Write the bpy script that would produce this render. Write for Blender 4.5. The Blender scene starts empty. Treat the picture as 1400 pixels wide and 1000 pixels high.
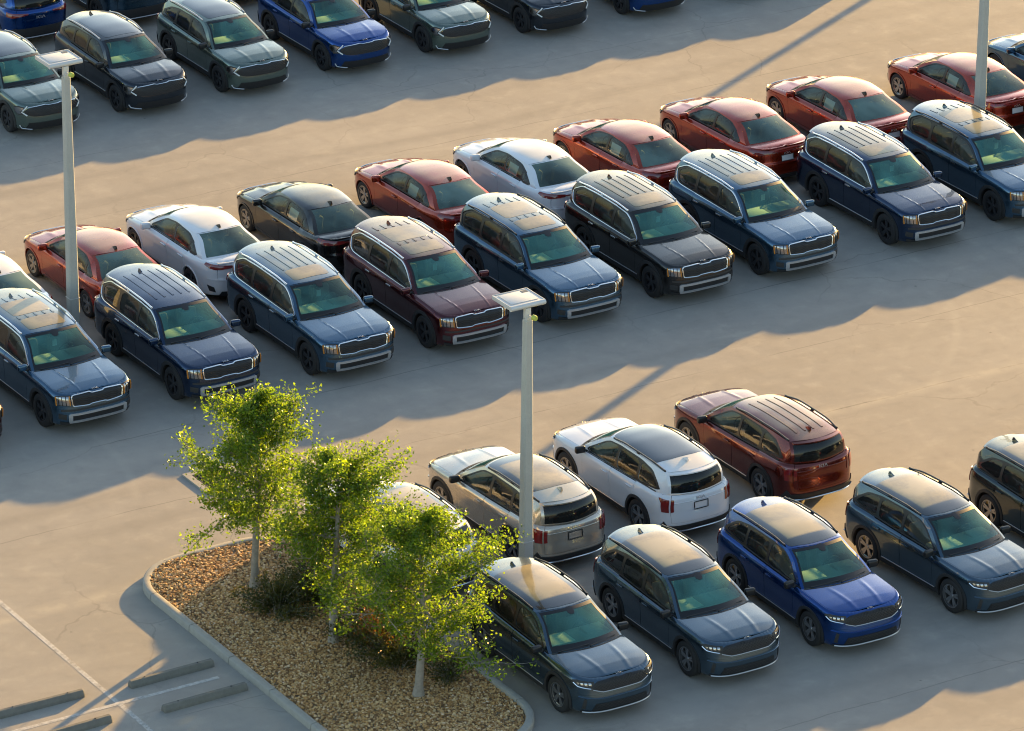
import bpy, bmesh, math, random
import numpy as np
from mathutils import Vector, Matrix
from mathutils.geometry import delaunay_2d_cdt

# ------------------------------------------------------------------ camera, sky, sun, exposure
sc = bpy.context.scene
R = math.radians
cam = bpy.data.cameras.new('camera'); cam_o = bpy.data.objects.new('camera', cam)
sc.collection.objects.link(cam_o); sc.camera = cam_o
cam.sensor_fit = 'HORIZONTAL'; cam.sensor_width = 36.0; cam.lens = 6947.88 / 1400 * 36
cam.clip_start = 1.0; cam.clip_end = 4000
cam_o.matrix_world = (Matrix.Translation((0, 0, 46.0933)) @ Matrix.Rotation(math.pi / 2 - 0.409611, 4, 'X')
                      @ Matrix.Rotation(0.0056627, 4, 'Z'))
SUN_EL, SUN_AZ = R(9.6), R(59.2)          # azimuth counted from +X towards +Y
sdir = Vector((math.cos(SUN_EL) * math.cos(SUN_AZ), math.cos(SUN_EL) * math.sin(SUN_AZ), math.sin(SUN_EL)))
w = bpy.data.worlds.new('World'); sc.world = w; w.use_nodes = True
nt = w.node_tree; bg = nt.nodes['Background']
sky = nt.nodes.new('ShaderNodeTexSky'); sky.sky_type = 'NISHITA'; sky.sun_disc = False
sky.sun_elevation = SUN_EL; sky.sun_rotation = math.pi / 2 - SUN_AZ
sky.air_density = 1.0; sky.dust_density = 1.0; sky.ozone_density = 1.0
nt.links.new(sky.outputs[0], bg.inputs[0]); bg.inputs[1].default_value = 0.11
sl = bpy.data.lights.new('sun', 'SUN'); sl.energy = 5.0; sl.angle = R(0.6); sl.color = (1.0, 0.60, 0.18)
so = bpy.data.objects.new('sun', sl); sc.collection.objects.link(so)
so.rotation_euler = sdir.to_track_quat('Z', 'Y').to_euler()
sc.view_settings.view_transform = 'Standard'; sc.view_settings.look = 'None'
sc.view_settings.exposure = 1.78; sc.view_settings.gamma = 1.0
sc.view_settings.use_curve_mapping = False
sc.cycles.filter_width = 1.1; sc.cycles.max_bounces = 8; sc.cycles.transparent_max_bounces = 16
sc.cycles.caustics_reflective = False; sc.cycles.caustics_refractive = False

YAW = R(-58.4)
FW = Vector((math.cos(YAW), math.sin(YAW), 0)); RW = Vector((-math.sin(YAW), math.cos(YAW), 0))
def RF(r, f, z=0.0):                         # row / forward coordinates of the lot -> world
    return RW * r + FW * f + Vector((0, 0, z))

# ------------------------------------------------------------------ materials
def mat(name):
    m = bpy.data.materials.new(name); m.use_nodes = True
    return m, m.node_tree, m.node_tree.nodes['Principled BSDF']
def N(nt, t, **k):
    n = nt.nodes.new('ShaderNode' + t)
    for a, b in k.items():
        if hasattr(n, a): setattr(n, a, b)
    return n
def plain(name, col, rough=.5, metal=0., spec=.5, coat=0., noise=0., nscale=30., bump=0.):
    m, nt, b = mat(name)
    b.inputs['Base Color'].default_value = (*col, 1); b.inputs['Roughness'].default_value = rough
    b.inputs['Metallic'].default_value = metal; b.inputs['Specular IOR Level'].default_value = spec
    b.inputs['Coat Weight'].default_value = coat; b.inputs['Coat Roughness'].default_value = .08
    if noise or bump:
        tc = N(nt, 'TexCoord'); no = N(nt, 'TexNoise'); no.inputs['Scale'].default_value = nscale
        no.inputs['Detail'].default_value = 6
        nt.links.new(tc.outputs['Object'], no.inputs['Vector'])
        if noise:
            mx = N(nt, 'MixRGB'); mx.inputs[1].default_value = (*[c * (1 - noise) for c in col], 1)
            mx.inputs[2].default_value = (*[min(1, c * (1 + noise)) for c in col], 1)
            nt.links.new(no.outputs['Fac'], mx.inputs[0]); nt.links.new(mx.outputs[0], b.inputs['Base Color'])
        if bump:
            bp = N(nt, 'Bump'); bp.inputs['Strength'].default_value = bump; bp.inputs['Distance'].default_value = .02
            nt.links.new(no.outputs['Fac'], bp.inputs['Height']); nt.links.new(bp.outputs[0], b.inputs['Normal'])
    return m
M = {}
def car_paint(name='car_paint', dust=.05, base=None, rough=.24, mask=None):
    m, nt, b = mat(name)
    oi = N(nt, 'ObjectInfo'); tc = N(nt, 'TexCoord'); geo = N(nt, 'NewGeometry')
    no = N(nt, 'TexNoise'); no.inputs['Scale'].default_value = 5; no.inputs['Detail'].default_value = 8
    nt.links.new(tc.outputs['Object'], no.inputs['Vector'])
    # settled dust: only on faces that look up, broken by noise
    sep = N(nt, 'SeparateXYZ'); nt.links.new(geo.outputs['Normal'], sep.inputs[0])
    mr = N(nt, 'MapRange'); mr.inputs[1].default_value = .975 if dust > .2 else .8; mr.inputs[2].default_value = .997 if dust > .2 else 1.0
    mr.inputs[3].default_value = .0; mr.inputs[4].default_value = dust * 2
    nt.links.new(sep.outputs['Z'], mr.inputs[0])
    mu = N(nt, 'Math', operation='MULTIPLY'); nt.links.new(mr.outputs[0], mu.inputs[0])
    if dust > .2:                                   # dew and dust dried in blotches, no two roofs alike
        ad = N(nt, 'VectorMath', operation='ADD'); sc_ = N(nt, 'VectorMath', operation='SCALE'); sc_.inputs['Scale'].default_value = 40
        cx = N(nt, 'CombineXYZ'); nt.links.new(oi.outputs['Random'], cx.inputs[0]); nt.links.new(cx.outputs[0], sc_.inputs[0])
        nt.links.new(tc.outputs['Object'], ad.inputs[0]); nt.links.new(sc_.outputs[0], ad.inputs[1])
        n2 = N(nt, 'TexNoise'); n2.inputs['Scale'].default_value = 1.1; n2.inputs['Detail'].default_value = 7; n2.inputs['Roughness'].default_value = .62; nt.links.new(ad.outputs[0], n2.inputs['Vector'])
        m2 = N(nt, 'MapRange'); m2.inputs[1].default_value = .34; m2.inputs[2].default_value = .56; m2.inputs[3].default_value = .30; m2.inputs[4].default_value = .62
        nt.links.new(n2.outputs['Fac'], m2.inputs[0]); nt.links.new(m2.outputs[0], mu.inputs[1])
    else: nt.links.new(no.outputs['Fac'], mu.inputs[1])
    if mask:                                        # film kept to the centre of the pane, fading at front and sides
        so_ = N(nt, 'SeparateXYZ'); nt.links.new(tc.outputs['Object'], so_.inputs[0]); ab = N(nt, 'Math', operation='ABSOLUTE'); nt.links.new(so_.outputs['Y'], ab.inputs[0])
        fx_ = N(nt, 'MapRange'); fx_.inputs[1].default_value = mask[0]; fx_.inputs[2].default_value = mask[0] - .07; nt.links.new(so_.outputs['X'], fx_.inputs[0])
        fy_ = N(nt, 'MapRange'); fy_.inputs[1].default_value = mask[1]; fy_.inputs[2].default_value = mask[1] - .05; nt.links.new(ab.outputs[0], fy_.inputs[0])
        k1 = N(nt, 'Math', operation='MULTIPLY'); nt.links.new(fx_.outputs[0], k1.inputs[0]); nt.links.new(fy_.outputs[0], k1.inputs[1])
        k2 = N(nt, 'Math', operation='MULTIPLY'); nt.links.new(k1.outputs[0], k2.inputs[0]); nt.links.new(mu.outputs[0], k2.inputs[1]); mu = k2
    mx = N(nt, 'MixRGB'); mx.inputs[2].default_value = (.58, .45, .21, 1)
    nt.links.new(mu.outputs[0], mx.inputs[0]); 
    if base: mx.inputs[1].default_value = (*base, 1)
    else: nt.links.new(oi.outputs['Color'], mx.inputs[1])
    nt.links.new(mx.outputs[0], b.inputs['Base Color'])
    b.inputs['Roughness'].default_value = rough
    cw = N(nt, 'MapRange'); cw.inputs[1].default_value = 0; cw.inputs[2].default_value = .62; cw.inputs[3].default_value = 1.0; cw.inputs[4].default_value = .55
    nt.links.new(mu.outputs[0], cw.inputs[0]); nt.links.new(cw.outputs[0], b.inputs['Coat Weight'])
    if not base:
        mm = N(nt, 'Math', operation='MULTIPLY'); nt.links.new(oi.outputs['Alpha'], mm.inputs[0]); nt.links.new(cw.outputs[0], mm.inputs[1]); nt.links.new(mm.outputs[0], b.inputs['Metallic'])
    cr = N(nt, 'MapRange'); cr.inputs[3].default_value = .015; cr.inputs[4].default_value = .07
    nt.links.new(no.outputs['Fac'], cr.inputs[0]); nt.links.new(cr.outputs[0], b.inputs['Coat Roughness'])
    return m
M['paint'] = car_paint(); M['panoglass'] = car_paint('dewy_panoramic_glass', .60, (.012, .013, .015), .12, (-.12, .50)); M['cleanglass'] = plain('clean_roof_glass', (.012, .013, .015), .10, 0, .5, 1); M['paintroof'] = car_paint('dewy_roof_paint', .36); M['roofglass'] = car_paint('dewy_roof_glass', .56, (.012, .013, .015), .2)
def glass(name, tint, alpha_rough=.02, dirt_sheen=.06, film=(.45, .45, .42)):
    m = bpy.data.materials.new(name); m.use_nodes = True; nt = m.node_tree; nt.nodes.clear()
    out = N(nt, 'OutputMaterial'); tr = N(nt, 'BsdfTransparent'); gl = N(nt, 'BsdfGlossy'); fr = N(nt, 'Fresnel')
    df = N(nt, 'BsdfDiffuse'); df.inputs[0].default_value = (*film, 1)
    tr.inputs[0].default_value = (*tint, 1); gl.inputs['Roughness'].default_value = alpha_rough
    fr.inputs[0].default_value = 1.52
    mi = N(nt, 'MixShader'); m2 = N(nt, 'MixShader'); m2.inputs[0].default_value = dirt_sheen
    nt.links.new(tr.outputs[0], m2.inputs[1]); nt.links.new(df.outputs[0], m2.inputs[2])
    nt.links.new(fr.outputs[0], mi.inputs[0]); nt.links.new(m2.outputs[0], mi.inputs[1]); nt.links.new(gl.outputs[0], mi.inputs[2])
    if dirt_sheen > .15:  # cloudy sky reflection painted into the glass as an uneven film
        tc = N(nt, 'TexCoord'); no = N(nt, 'TexNoise'); no.inputs['Scale'].default_value = .9; no.inputs['Detail'].default_value = 3
        oi = N(nt, 'ObjectInfo'); ad = N(nt, 'VectorMath', operation='ADD'); sc_ = N(nt, 'VectorMath', operation='SCALE'); sc_.inputs['Scale'].default_value = 30; cx = N(nt, 'CombineXYZ')
        nt.links.new(oi.outputs['Random'], cx.inputs[0]); nt.links.new(cx.outputs[0], sc_.inputs[0]); nt.links.new(tc.outputs['Object'], ad.inputs[0]); nt.links.new(sc_.outputs[0], ad.inputs[1])
        nt.links.new(ad.outputs[0], no.inputs['Vector']); mr = N(nt, 'MapRange'); mr.inputs[1].default_value = .35; mr.inputs[2].default_value = .65; mr.inputs[3].default_value = dirt_sheen * .35; mr.inputs[4].default_value = dirt_sheen * 1.7
        nt.links.new(no.outputs['Fac'], mr.inputs[0]); nt.links.new(mr.outputs[0], m2.inputs[0])
    nt.links.new(mi.outputs[0], out.inputs[0])
    return m
M['wind'] = glass('windshield_glass', (.54, .88, .76), .02, .19, (.15, .50, .45))
M['side'] = glass('side_glass', (.66, .76, .70), .02, .04)
M['dark'] = glass('privacy_glass', (.36, .38, .32), .02, .03)
M['tintback'] = glass('tinted_tailgate_glass', (.10, .11, .10), .02, .03)
M['lamp'] = glass('lamp_lens', (.85, .88, .9), .03, .04)
M['redlens'] = plain('red_lens', (.20, .012, .010), .12, 0, .5, 1)
M['black'] = plain('black_trim', (.012, .012, .013), .35)
M['plastic'] = plain('black_plastic', (.022, .022, .023), .55, noise=.2)
M['mesh'] = plain('grille_black', (.015, .015, .016), .4)
M['chrome'] = plain('satin_chrome', (.72, .73, .75), .22, 1)
M['silver'] = plain('silver_trim', (.46, .47, .49), .38, .6)
M['rubber'] = plain('tyre_rubber', (.016, .016, .017), .75, noise=.2, nscale=60)
M['rimsilver'] = plain('alloy_rim', (.36, .36, .37), .3, .9)
M['rimdark'] = plain('dark_rim', (.05, .05, .055), .3, .6)
M['hub'] = plain('hub_dark', (.03, .03, .03), .6)
M['seat'] = plain('seat_cloth', (.17, .165, .15), .8, noise=.2)
M['seattan'] = plain('seat_leather', (.30, .27, .21), .6, noise=.15)
M['dash'] = plain('dashboard_plastic', (.26, .26, .23), .7, noise=.1)
M['mat'] = plain('cream_sun_patch', (.80, .78, .62), .7)  # pale tone of the added sheet that mimics sunlight on the dash
M['white'] = plain('white_print', (.75, .76, .74), .6)
M['under'] = plain('underbody_black', (.010, .010, .010), .8)
M['amber'] = plain('amber_lens', (.55, .20, .02), .2, 0, .5, 1)
M['reflector'] = plain('lamp_reflector', (.38, .38, .39), .18, 1)

# ------------------------------------------------------------------ generic mesh tools
COL = sc.collection
def spl(pts):
    xs = [p[0] for p in pts]; ys = [p[1] for p in pts]
    if xs[0] > xs[-1]: xs, ys = xs[::-1], ys[::-1]
    n = len(xs); d = [(ys[i + 1] - ys[i]) / (xs[i + 1] - xs[i]) for i in range(n - 1)]
    t = [0.0] * n; t[0] = d[0]; t[-1] = d[-1]
    for i in range(1, n - 1):
        t[i] = 0 if d[i - 1] * d[i] <= 0 else 2 * d[i - 1] * d[i] / (d[i - 1] + d[i])
    def f(x):
        if x <= xs[0]: return ys[0]
        if x >= xs[-1]: return ys[-1]
        i = 0
        while x > xs[i + 1]: i += 1
        h = xs[i + 1] - xs[i]; u = (x - xs[i]) / h
        return (ys[i] * (1 + 2 * u) * (1 - u) ** 2 + t[i] * h * u * (1 - u) ** 2
                + ys[i + 1] * u * u * (3 - 2 * u) + t[i + 1] * h * u * u * (u - 1))
    return f
def pip(pts, poly):
    pts = np.asarray(pts); x, y = pts[:, 0], pts[:, 1]; ins = np.zeros(len(pts), bool)
    P = np.asarray(poly); j = len(P) - 1
    for i in range(len(P)):
        xi, yi = P[i]; xj, yj = P[j]
        if yi != yj:
            c = ((yi > y) != (yj > y)) & (x < (xj - xi) * (y - yi) / (yj - yi) + xi)
            ins ^= c
        j = i
    return ins
def resample(poly, sp, closed=True):
    out = []; n = len(poly)
    for i in range(n if closed else n - 1):
        a, b = poly[i], poly[(i + 1) % n]; L = math.dist(a, b); k = max(1, int(math.ceil(L / sp)))
        for j in range(k): out.append((a[0] + (b[0] - a[0]) * j / k, a[1] + (b[1] - a[1]) * j / k))
    if not closed: out.append(tuple(poly[-1]))
    return out
def chaikin(poly, it=2, f=.25):
    for _ in range(it):
        o = []
        for i in range(len(poly)):
            a, b = poly[i], poly[(i + 1) % len(poly)]
            o.append((a[0] + (b[0] - a[0]) * f, a[1] + (b[1] - a[1]) * f))
            o.append((b[0] + (a[0] - b[0]) * f, b[1] + (a[1] - b[1]) * f))
        poly = o
    return poly
def area(poly): return .5 * sum(poly[i][0] * poly[(i + 1) % len(poly)][1] - poly[(i + 1) % len(poly)][0] * poly[i][1] for i in range(len(poly)))
def shrink(poly, g):
    s = 1 if area(poly) > 0 else -1; n = len(poly); o = []
    for i in range(n):
        a, b, c = poly[i - 1], poly[i], poly[(i + 1) % n]
        d1 = Vector((b[0] - a[0], b[1] - a[1])); d2 = Vector((c[0] - b[0], c[1] - b[1]))
        if d1.length < 1e-9 or d2.length < 1e-9: o.append(b); continue
        d1.normalize(); d2.normalize()
        nn = Vector((-d1.y - d2.y, d1.x + d2.x))
        if nn.length < 1e-6: o.append(b); continue
        nn.normalize(); k = g / max(.4, nn.dot(Vector((-d1.y, d1.x))))
        o.append((b[0] + s * nn.x * k, b[1] + s * nn.y * k))
    return o
def region(inc, exc=(), sp=.08, esp=None):
    """constrained triangulation of a 2-D region"""
    esp = esp or sp; vs, es = [], []
    for poly in list(inc) + list(exc):
        p = resample(poly, esp); k = len(vs); vs += p
        es += [(k + i, k + (i + 1) % len(p)) for i in range(len(p))]
    A = np.array(vs); lo, hi = A.min(0), A.max(0)
    gx, gy = np.meshgrid(np.arange(lo[0] + sp / 2, hi[0], sp), np.arange(lo[1] + sp / 2, hi[1], sp * .9))
    gx[::2] += sp / 2 - 1e-3
    G = np.stack([gx.ravel(), gy.ravel()], 1)
    if len(G):
        k = np.zeros(len(G), bool)
        for p in inc: k |= pip(G, p)
        for p in exc: k &= ~pip(G, p)
        G = G[k]
        if len(G):
            dm = ((G[:, None, :] - A[None]) ** 2).sum(2).min(1); G = G[dm > (.45 * min(sp, esp)) ** 2]
    allv = [Vector(v) for v in vs] + [Vector(g) for g in G]
    ov, _, of, *_ = delaunay_2d_cdt(allv, es, [], 0, 1e-5)
    ov = np.array([(v.x, v.y) for v in ov]); of = [tuple(f) for f in of if len(f) == 3]
    C = np.array([ov[list(f)].mean(0) for f in of]); k = np.zeros(len(of), bool)
    for p in inc: k |= pip(C, p)
    for p in exc: k &= ~pip(C, p)
    return ov, [f for f, q in zip(of, k) if q]
def mnormal(mp, a, b, e=.004):
    P = mp(a, b); du = mp(a + e, b) - mp(a - e, b); dv = mp(a, b + e) - mp(a, b - e)
    n = du.cross(dv)
    if n.length < 1e-12: n = Vector((0, 0, 1))
    n.normalize()
    if n.dot(P - Vector((.7 * P.x, 0, .5))) < 0: n = -n
    return P, n
class MB:
    def __init__(s): s.v, s.f, s.n, s.m = [], [], [], []
    def add(s, vs, fs, ns=None, mi=0):
        k = len(s.v); s.v += [tuple(v) for v in vs]; s.f += [tuple(k + i for i in f) for f in fs]
        s.n += [tuple(n) for n in ns] if ns is not None else [None] * len(vs); s.m += [mi] * len(fs)
        return s
    def surf(s, mp, inc, exc=(), sp=.08, esp=None, off=0., skirt=0., mi=0, mirror=False):
        ov, tris = region(inc, exc, sp, esp)
        used = sorted({i for t in tris for i in t}); idx = {o: i for i, o in enumerate(used)}
        P, NN = [], []
        for o in used:
            p, n = mnormal(mp, float(ov[o][0]), float(ov[o][1])); P.append(p + n * off); NN.append(n)
        F = []
        for t in tris:
            t = [idx[i] for i in t]; g = (P[t[1]] - P[t[0]]).cross(P[t[2]] - P[t[0]])
            if g.dot(NN[t[0]] + NN[t[1]] + NN[t[2]]) < 0: t = t[::-1]
            F.append(tuple(t))
        if mirror:
            P = [Vector((p.x, -p.y, p.z)) for p in P]; NN = [Vector((n.x, -n.y, n.z)) for n in NN]; F = [f[::-1] for f in F]
        s.add(P, F, NN, mi)
        if skirt:
            ec = {}
            for f in F:
                for i in range(3):
                    e = (f[i], f[(i + 1) % 3]); ec[e] = 1
            for (a, b) in list(ec):
                if (b, a) in ec: continue
                qa, qb = P[a] - NN[a] * skirt, P[b] - NN[b] * skirt
                nn = (P[b] - P[a]).cross(NN[a]); nn.normalize()
                s.add([P[b], P[a], qa, qb], [(0, 1, 2, 3)], [nn] * 4, mi)
        return s
    def tube(s, path, r, closed=False, n=6, flat=1.0, mi=0):
        path = [Vector(p) for p in path]; k = len(path); rings = []; up0 = Vector((0, 0, 1))
        for i, p in enumerate(path):
            a = path[i - 1] if (i or closed) else path[0]; b = path[(i + 1) % k] if (i < k - 1 or closed) else path[-1]
            t = (b - a).normalized(); x = t.cross(up0)
            if x.length < 1e-3: x = t.cross(Vector((0, 1, 0)))
            x.normalize(); y = x.cross(t).normalized()
            rr = r[i] if isinstance(r, (list, tuple)) else r
            rings.append([(p + (x * math.cos(2 * math.pi * j / n) + y * math.sin(2 * math.pi * j / n) * flat) * rr) for j in range(n)])
        V = [v for g in rings for v in g]; F = []
        for i in range(k if closed else k - 1):
            for j in range(n):
                F.append((i * n + j, i * n + (j + 1) % n, ((i + 1) % k) * n + (j + 1) % n, ((i + 1) % k) * n + j))
        if not closed: F += [tuple(range(n))[::-1], tuple((k - 1) * n + j for j in range(n))]
        s.add(V, F, None, mi); return s
    def lathe(s, prof, n=32, axis='y', mi=0, sgn=1):
        V = []
        for (r, h) in prof:
            for j in range(n):
                a = 2 * math.pi * j / n
                V.append((r * math.cos(a), h * sgn, r * math.sin(a)) if axis == 'y' else (r * math.cos(a), r * math.sin(a), h))
        F = []
        for i in range(len(prof) - 1):
            for j in range(n):
                q = (i * n + j, (i + 1) * n + j, (i + 1) * n + (j + 1) % n, i * n + (j + 1) % n)
                F.append(q if (sgn > 0) == (axis == 'y') else q[::-1])
        s.add(V, F, None, mi); return s
    def box(s, c, size, bev=0., rot=None, seg=2, taper=None, mi=0):
        bm = bmesh.new(); bmesh.ops.create_cube(bm, size=1)
        for v in bm.verts:
            z = v.co.z
            v.co = Vector((v.co.x * size[0], v.co.y * size[1], v.co.z * size[2]))
            if taper and z > 0: v.co.x *= taper[0]; v.co.y *= taper[1]
        if bev: bmesh.ops.bevel(bm, geom=bm.edges[:], offset=bev, segments=seg, affect='EDGES', profile=.6)
        m = Matrix.Translation(Vector(c)) @ (rot.to_4x4() if rot else Matrix.Identity(4))
        bm.verts.index_update()
        s.add([m @ v.co for v in bm.verts], [tuple(v.index for v in f.verts) for f in bm.faces], None, mi); bm.free(); return s
    def mesh(s, name, mats, smooth=None):
        me = bpy.data.meshes.new(name); me.from_pydata(s.v, [], s.f)
        for m in (mats if isinstance(mats, (list, tuple)) else [mats]): me.materials.append(m)
        if len(me.materials) > 1:
            me.polygons.foreach_set('material_index', s.m)
        me.update()
        if smooth is None: smooth = any(n is not None for n in s.n)
        if smooth:
            me.polygons.foreach_set('use_smooth', [True] * len(me.polygons))
            if any(n is not None for n in s.n):
                vn = [Vector(v.normal) for v in me.vertices]
                me.normals_split_custom_set_from_vertices([tuple(n) if n is not None else tuple(vn[i]) for i, n in enumerate(s.n)])
            else:
                me.set_sharp_from_angle(angle=R(38))
        return me
def link(name, me, parent=None, loc=None, rot=None):
    o = bpy.data.objects.new(name, me); COL.objects.link(o)
    if parent: o.parent = parent
    if loc is not None: o.location = loc
    if rot is not None: o.rotation_euler = rot
    return o
def tag(o, label=None, cat=None, group=None, kind=None):
    if label: o['label'] = label
    if cat: o['category'] = cat
    if group: o['group'] = group
    if kind: o['kind'] = kind
    return o
# ------------------------------------------------------------------ car bodies
def arc_pts(cx, cz, r, a0, a1, n=22):
    return [(cx + r * math.cos(a0 + (a1 - a0) * i / n), cz + r * math.sin(a0 + (a1 - a0) * i / n)) for i in range(n + 1)]
class Shape:
    def __init__(s, p):
        s.p = p; s.xf, s.xr, s.Y = spl(p['xf']), spl(p['xr']), spl(p['Y']); s.zt, s.zs = spl(p['ztop']), spl(p['zs'])
        s.yr, s.zr, s.zc = spl(p['yr']), spl(p['zr']), spl(p['zc'])
        s.Y0 = max(y for _, y in p['Y']); s.Lf0 = max(x for _, x in p['xf']) - p['xcf']; s.Lr0 = p['xcr'] - min(x for _, x in p['xr'])
        def tab(L, n):
            th = np.linspace(0, 1, 1200) ** 1.0 * math.pi / 2
            xs, ys = np.sin(th) ** (2 / n), np.cos(th) ** (2 / n); ys[-1] = 0
            a = np.concatenate([[0], np.cumsum(np.hypot(np.diff(xs * L), np.diff(ys * s.Y0)))])
            return a, xs, ys
        s.tf, s.tr = tab(s.Lf0, p['nf']), tab(s.Lr0, p['nr'])
        s.qf, s.qr = p['xcf'] + s.tf[0][-1], p['xcr'] - s.tr[0][-1]
    def base(s, q):
        p = s.p
        if q > p['xcf']:
            a = min(q - p['xcf'], s.tf[0][-1]); xn, yn = np.interp(a, s.tf[0], s.tf[1]), np.interp(a, s.tf[0], s.tf[2])
            return p['xcf'] + s.Lf0 * xn, float(xn), float(yn), 1
        if q < p['xcr']:
            a = min(p['xcr'] - q, s.tr[0][-1]); xn, yn = np.interp(a, s.tr[0], s.tr[1]), np.interp(a, s.tr[0], s.tr[2])
            return p['xcr'] - s.Lr0 * xn, float(xn), float(yn), -1
        return q, 0., 1., 0
    def wall(s, q, z):
        p = s.p; xb, xn, yn, w_ = s.base(q); d = (s.zt(xb) - z) / p['rv']; d = min(1., max(0., d))
        e = (p['rh'] if xb > -1.2 else p.get('rhr', p['rh'])) * (1 - math.sqrt(max(0., 1 - (1 - d) ** 2)))
        Y = s.Y(z) - e; x = xb
        if w_ > 0: x = p['xcf'] + (s.xf(z) - e - p['xcf']) * xn
        elif w_ < 0: x = p['xcr'] - (p['xcr'] - s.xr(z) - e) * xn
        for xa in (p['wb'] / 2, -p['wb'] / 2):
            Y += p.get('bulge', .015) * math.exp(-((x - xa) / .40) ** 2) * max(0., min(1., (1.02 - z) / .2))
        Y -= p.get('tuck', .02) * max(0., (x - 1.0) / 1.2) ** 2
        return Vector((x, Y * yn, z))
    def wallR(s, q, z): v = s.wall(q, z); return Vector((v.x, -v.y, v.z))
    def front(s, t, z):
        v = s.wall(s.qf - abs(t), z); return v if t >= 0 else Vector((v.x, -v.y, v.z))
    def rear(s, t, z):
        v = s.wall(s.qr + abs(t), z); return v if t >= 0 else Vector((v.x, -v.y, v.z))
    def topedge(s, q): return s.wall(q, s.zt(s.base(q)[0]))
    def ytop(s, x):
        z = s.zt(x); q = x
        if x > s.p['xcf'] or x < s.p['xcr']:
            if not hasattr(s, '_te'): s._te = [(s.topedge(q).x, s.topedge(q).y) for q in np.linspace(s.qr, s.qf, 260)]
            xs = [a for a, _ in s._te]; return float(np.interp(x, xs, [b for _, b in s._te]))
        return s.wall(q, z).y
    def zte(s, x):
        if s.p['xcr'] <= x <= s.p['xcf']: return s.zt(x)
        if not hasattr(s, '_tz'):
            t = [s.topedge(q) for q in np.linspace(s.qr, s.qf, 300)]; s._tz = ([v.x for v in t], [v.z for v in t])
        return float(np.interp(x, *s._tz))
    def hood(s, x, y):
        p = s.p; ye = max(.05, s.ytop(x)); t = min(1., abs(y) / ye); z = s.zte(x)
        if x > 0: k = min(1., max(0., (p['xf_max'] - x) / .45)); c = p['crown']
        else: k = min(1., max(0., (x - p['xr_min']) / .2)); c = p.get('rcrown', .02)
        z += c * k * (1 - t ** 2.4)
        for (yy, a, wd) in p.get('ridge', ()):
            if x > 0: z += a * k * math.exp(-((abs(y) - yy - p.get('ridgeconv', .05) * (1.65 - x)) / wd) ** 2) * min(1., max(0., (x - p['M0'] + .05) / .3))
        return Vector((x, y, z))
    def yb(s, x): return s.ytop(x) - .012
    def ghy(s, x, z):
        zb, zr = s.zt(x), s.zr(x); t = min(1.15, max(0., (z - zb) / max(.05, zr - zb)))
        return s.yb(x) - (s.yb(x) - s.yr(x)) * (.45 * t + .55 * t ** 1.9)
    def side(s, x, z): return Vector((x, s.ghy(x, z), z))
    def tz(s, x, t): return s.zt(x) + t * (s.zr(x) - s.zt(x))
    def aline(s, v):
        p = s.p; x = p['A0'] + (p['A1'] - p['A0']) * v; z0, z1 = s.zt(p['A0']), s.zr(p['A1'])
        z = z0 + (z1 - z0) * v + p.get('abow', .03) * math.sin(math.pi * v); return x, z
    def dline(s, v):
        p = s.p; x = p['D0'] + (p['D1'] - p['D0']) * v; z0, z1 = s.zt(p['D0']), s.zr(p['D1'])
        z = z0 + (z1 - z0) * v + p.get('dbow', .02) * math.sin(math.pi * v); return x - p.get('dout', .02) * math.sin(math.pi * v), z
    def _gl(s, a, v, line, m0, m1, bow, out):
        v = min(1.02, max(-.02, v)); x, z = line(v); yc = s.ghy(x, z)
        zm0 = s.hood(m0, 0).z; zm1 = s.zc(m1)
        xm = m0 + (m1 - m0) * v; zm = zm0 + (zm1 - zm0) * v + bow * math.sin(math.pi * v); xm += out * math.sin(math.pi * v)
        return Vector((xm + (x - xm) * a * a, a * yc, zm + (z - zm) * a * a))
    def ws(s, a, v): return s._gl(a, v, s.aline, s.p['M0'], s.p['M1'], s.p.get('abow', .03), 0)
    def rs(s, a, v): return s._gl(a, v, s.dline, s.p['R0'], s.p['R1'], s.p.get('dbow', .02), -s.p.get('dout', .02))
    def roof(s, x, y):
        yr = s.yr(x); t = min(1.1, abs(y) / yr); zr, zc = s.zr(x), s.zc(x)
        return Vector((x, y, zc - (zc - zr) * (.45 * t ** 2 + .55 * t ** 4)))

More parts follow.
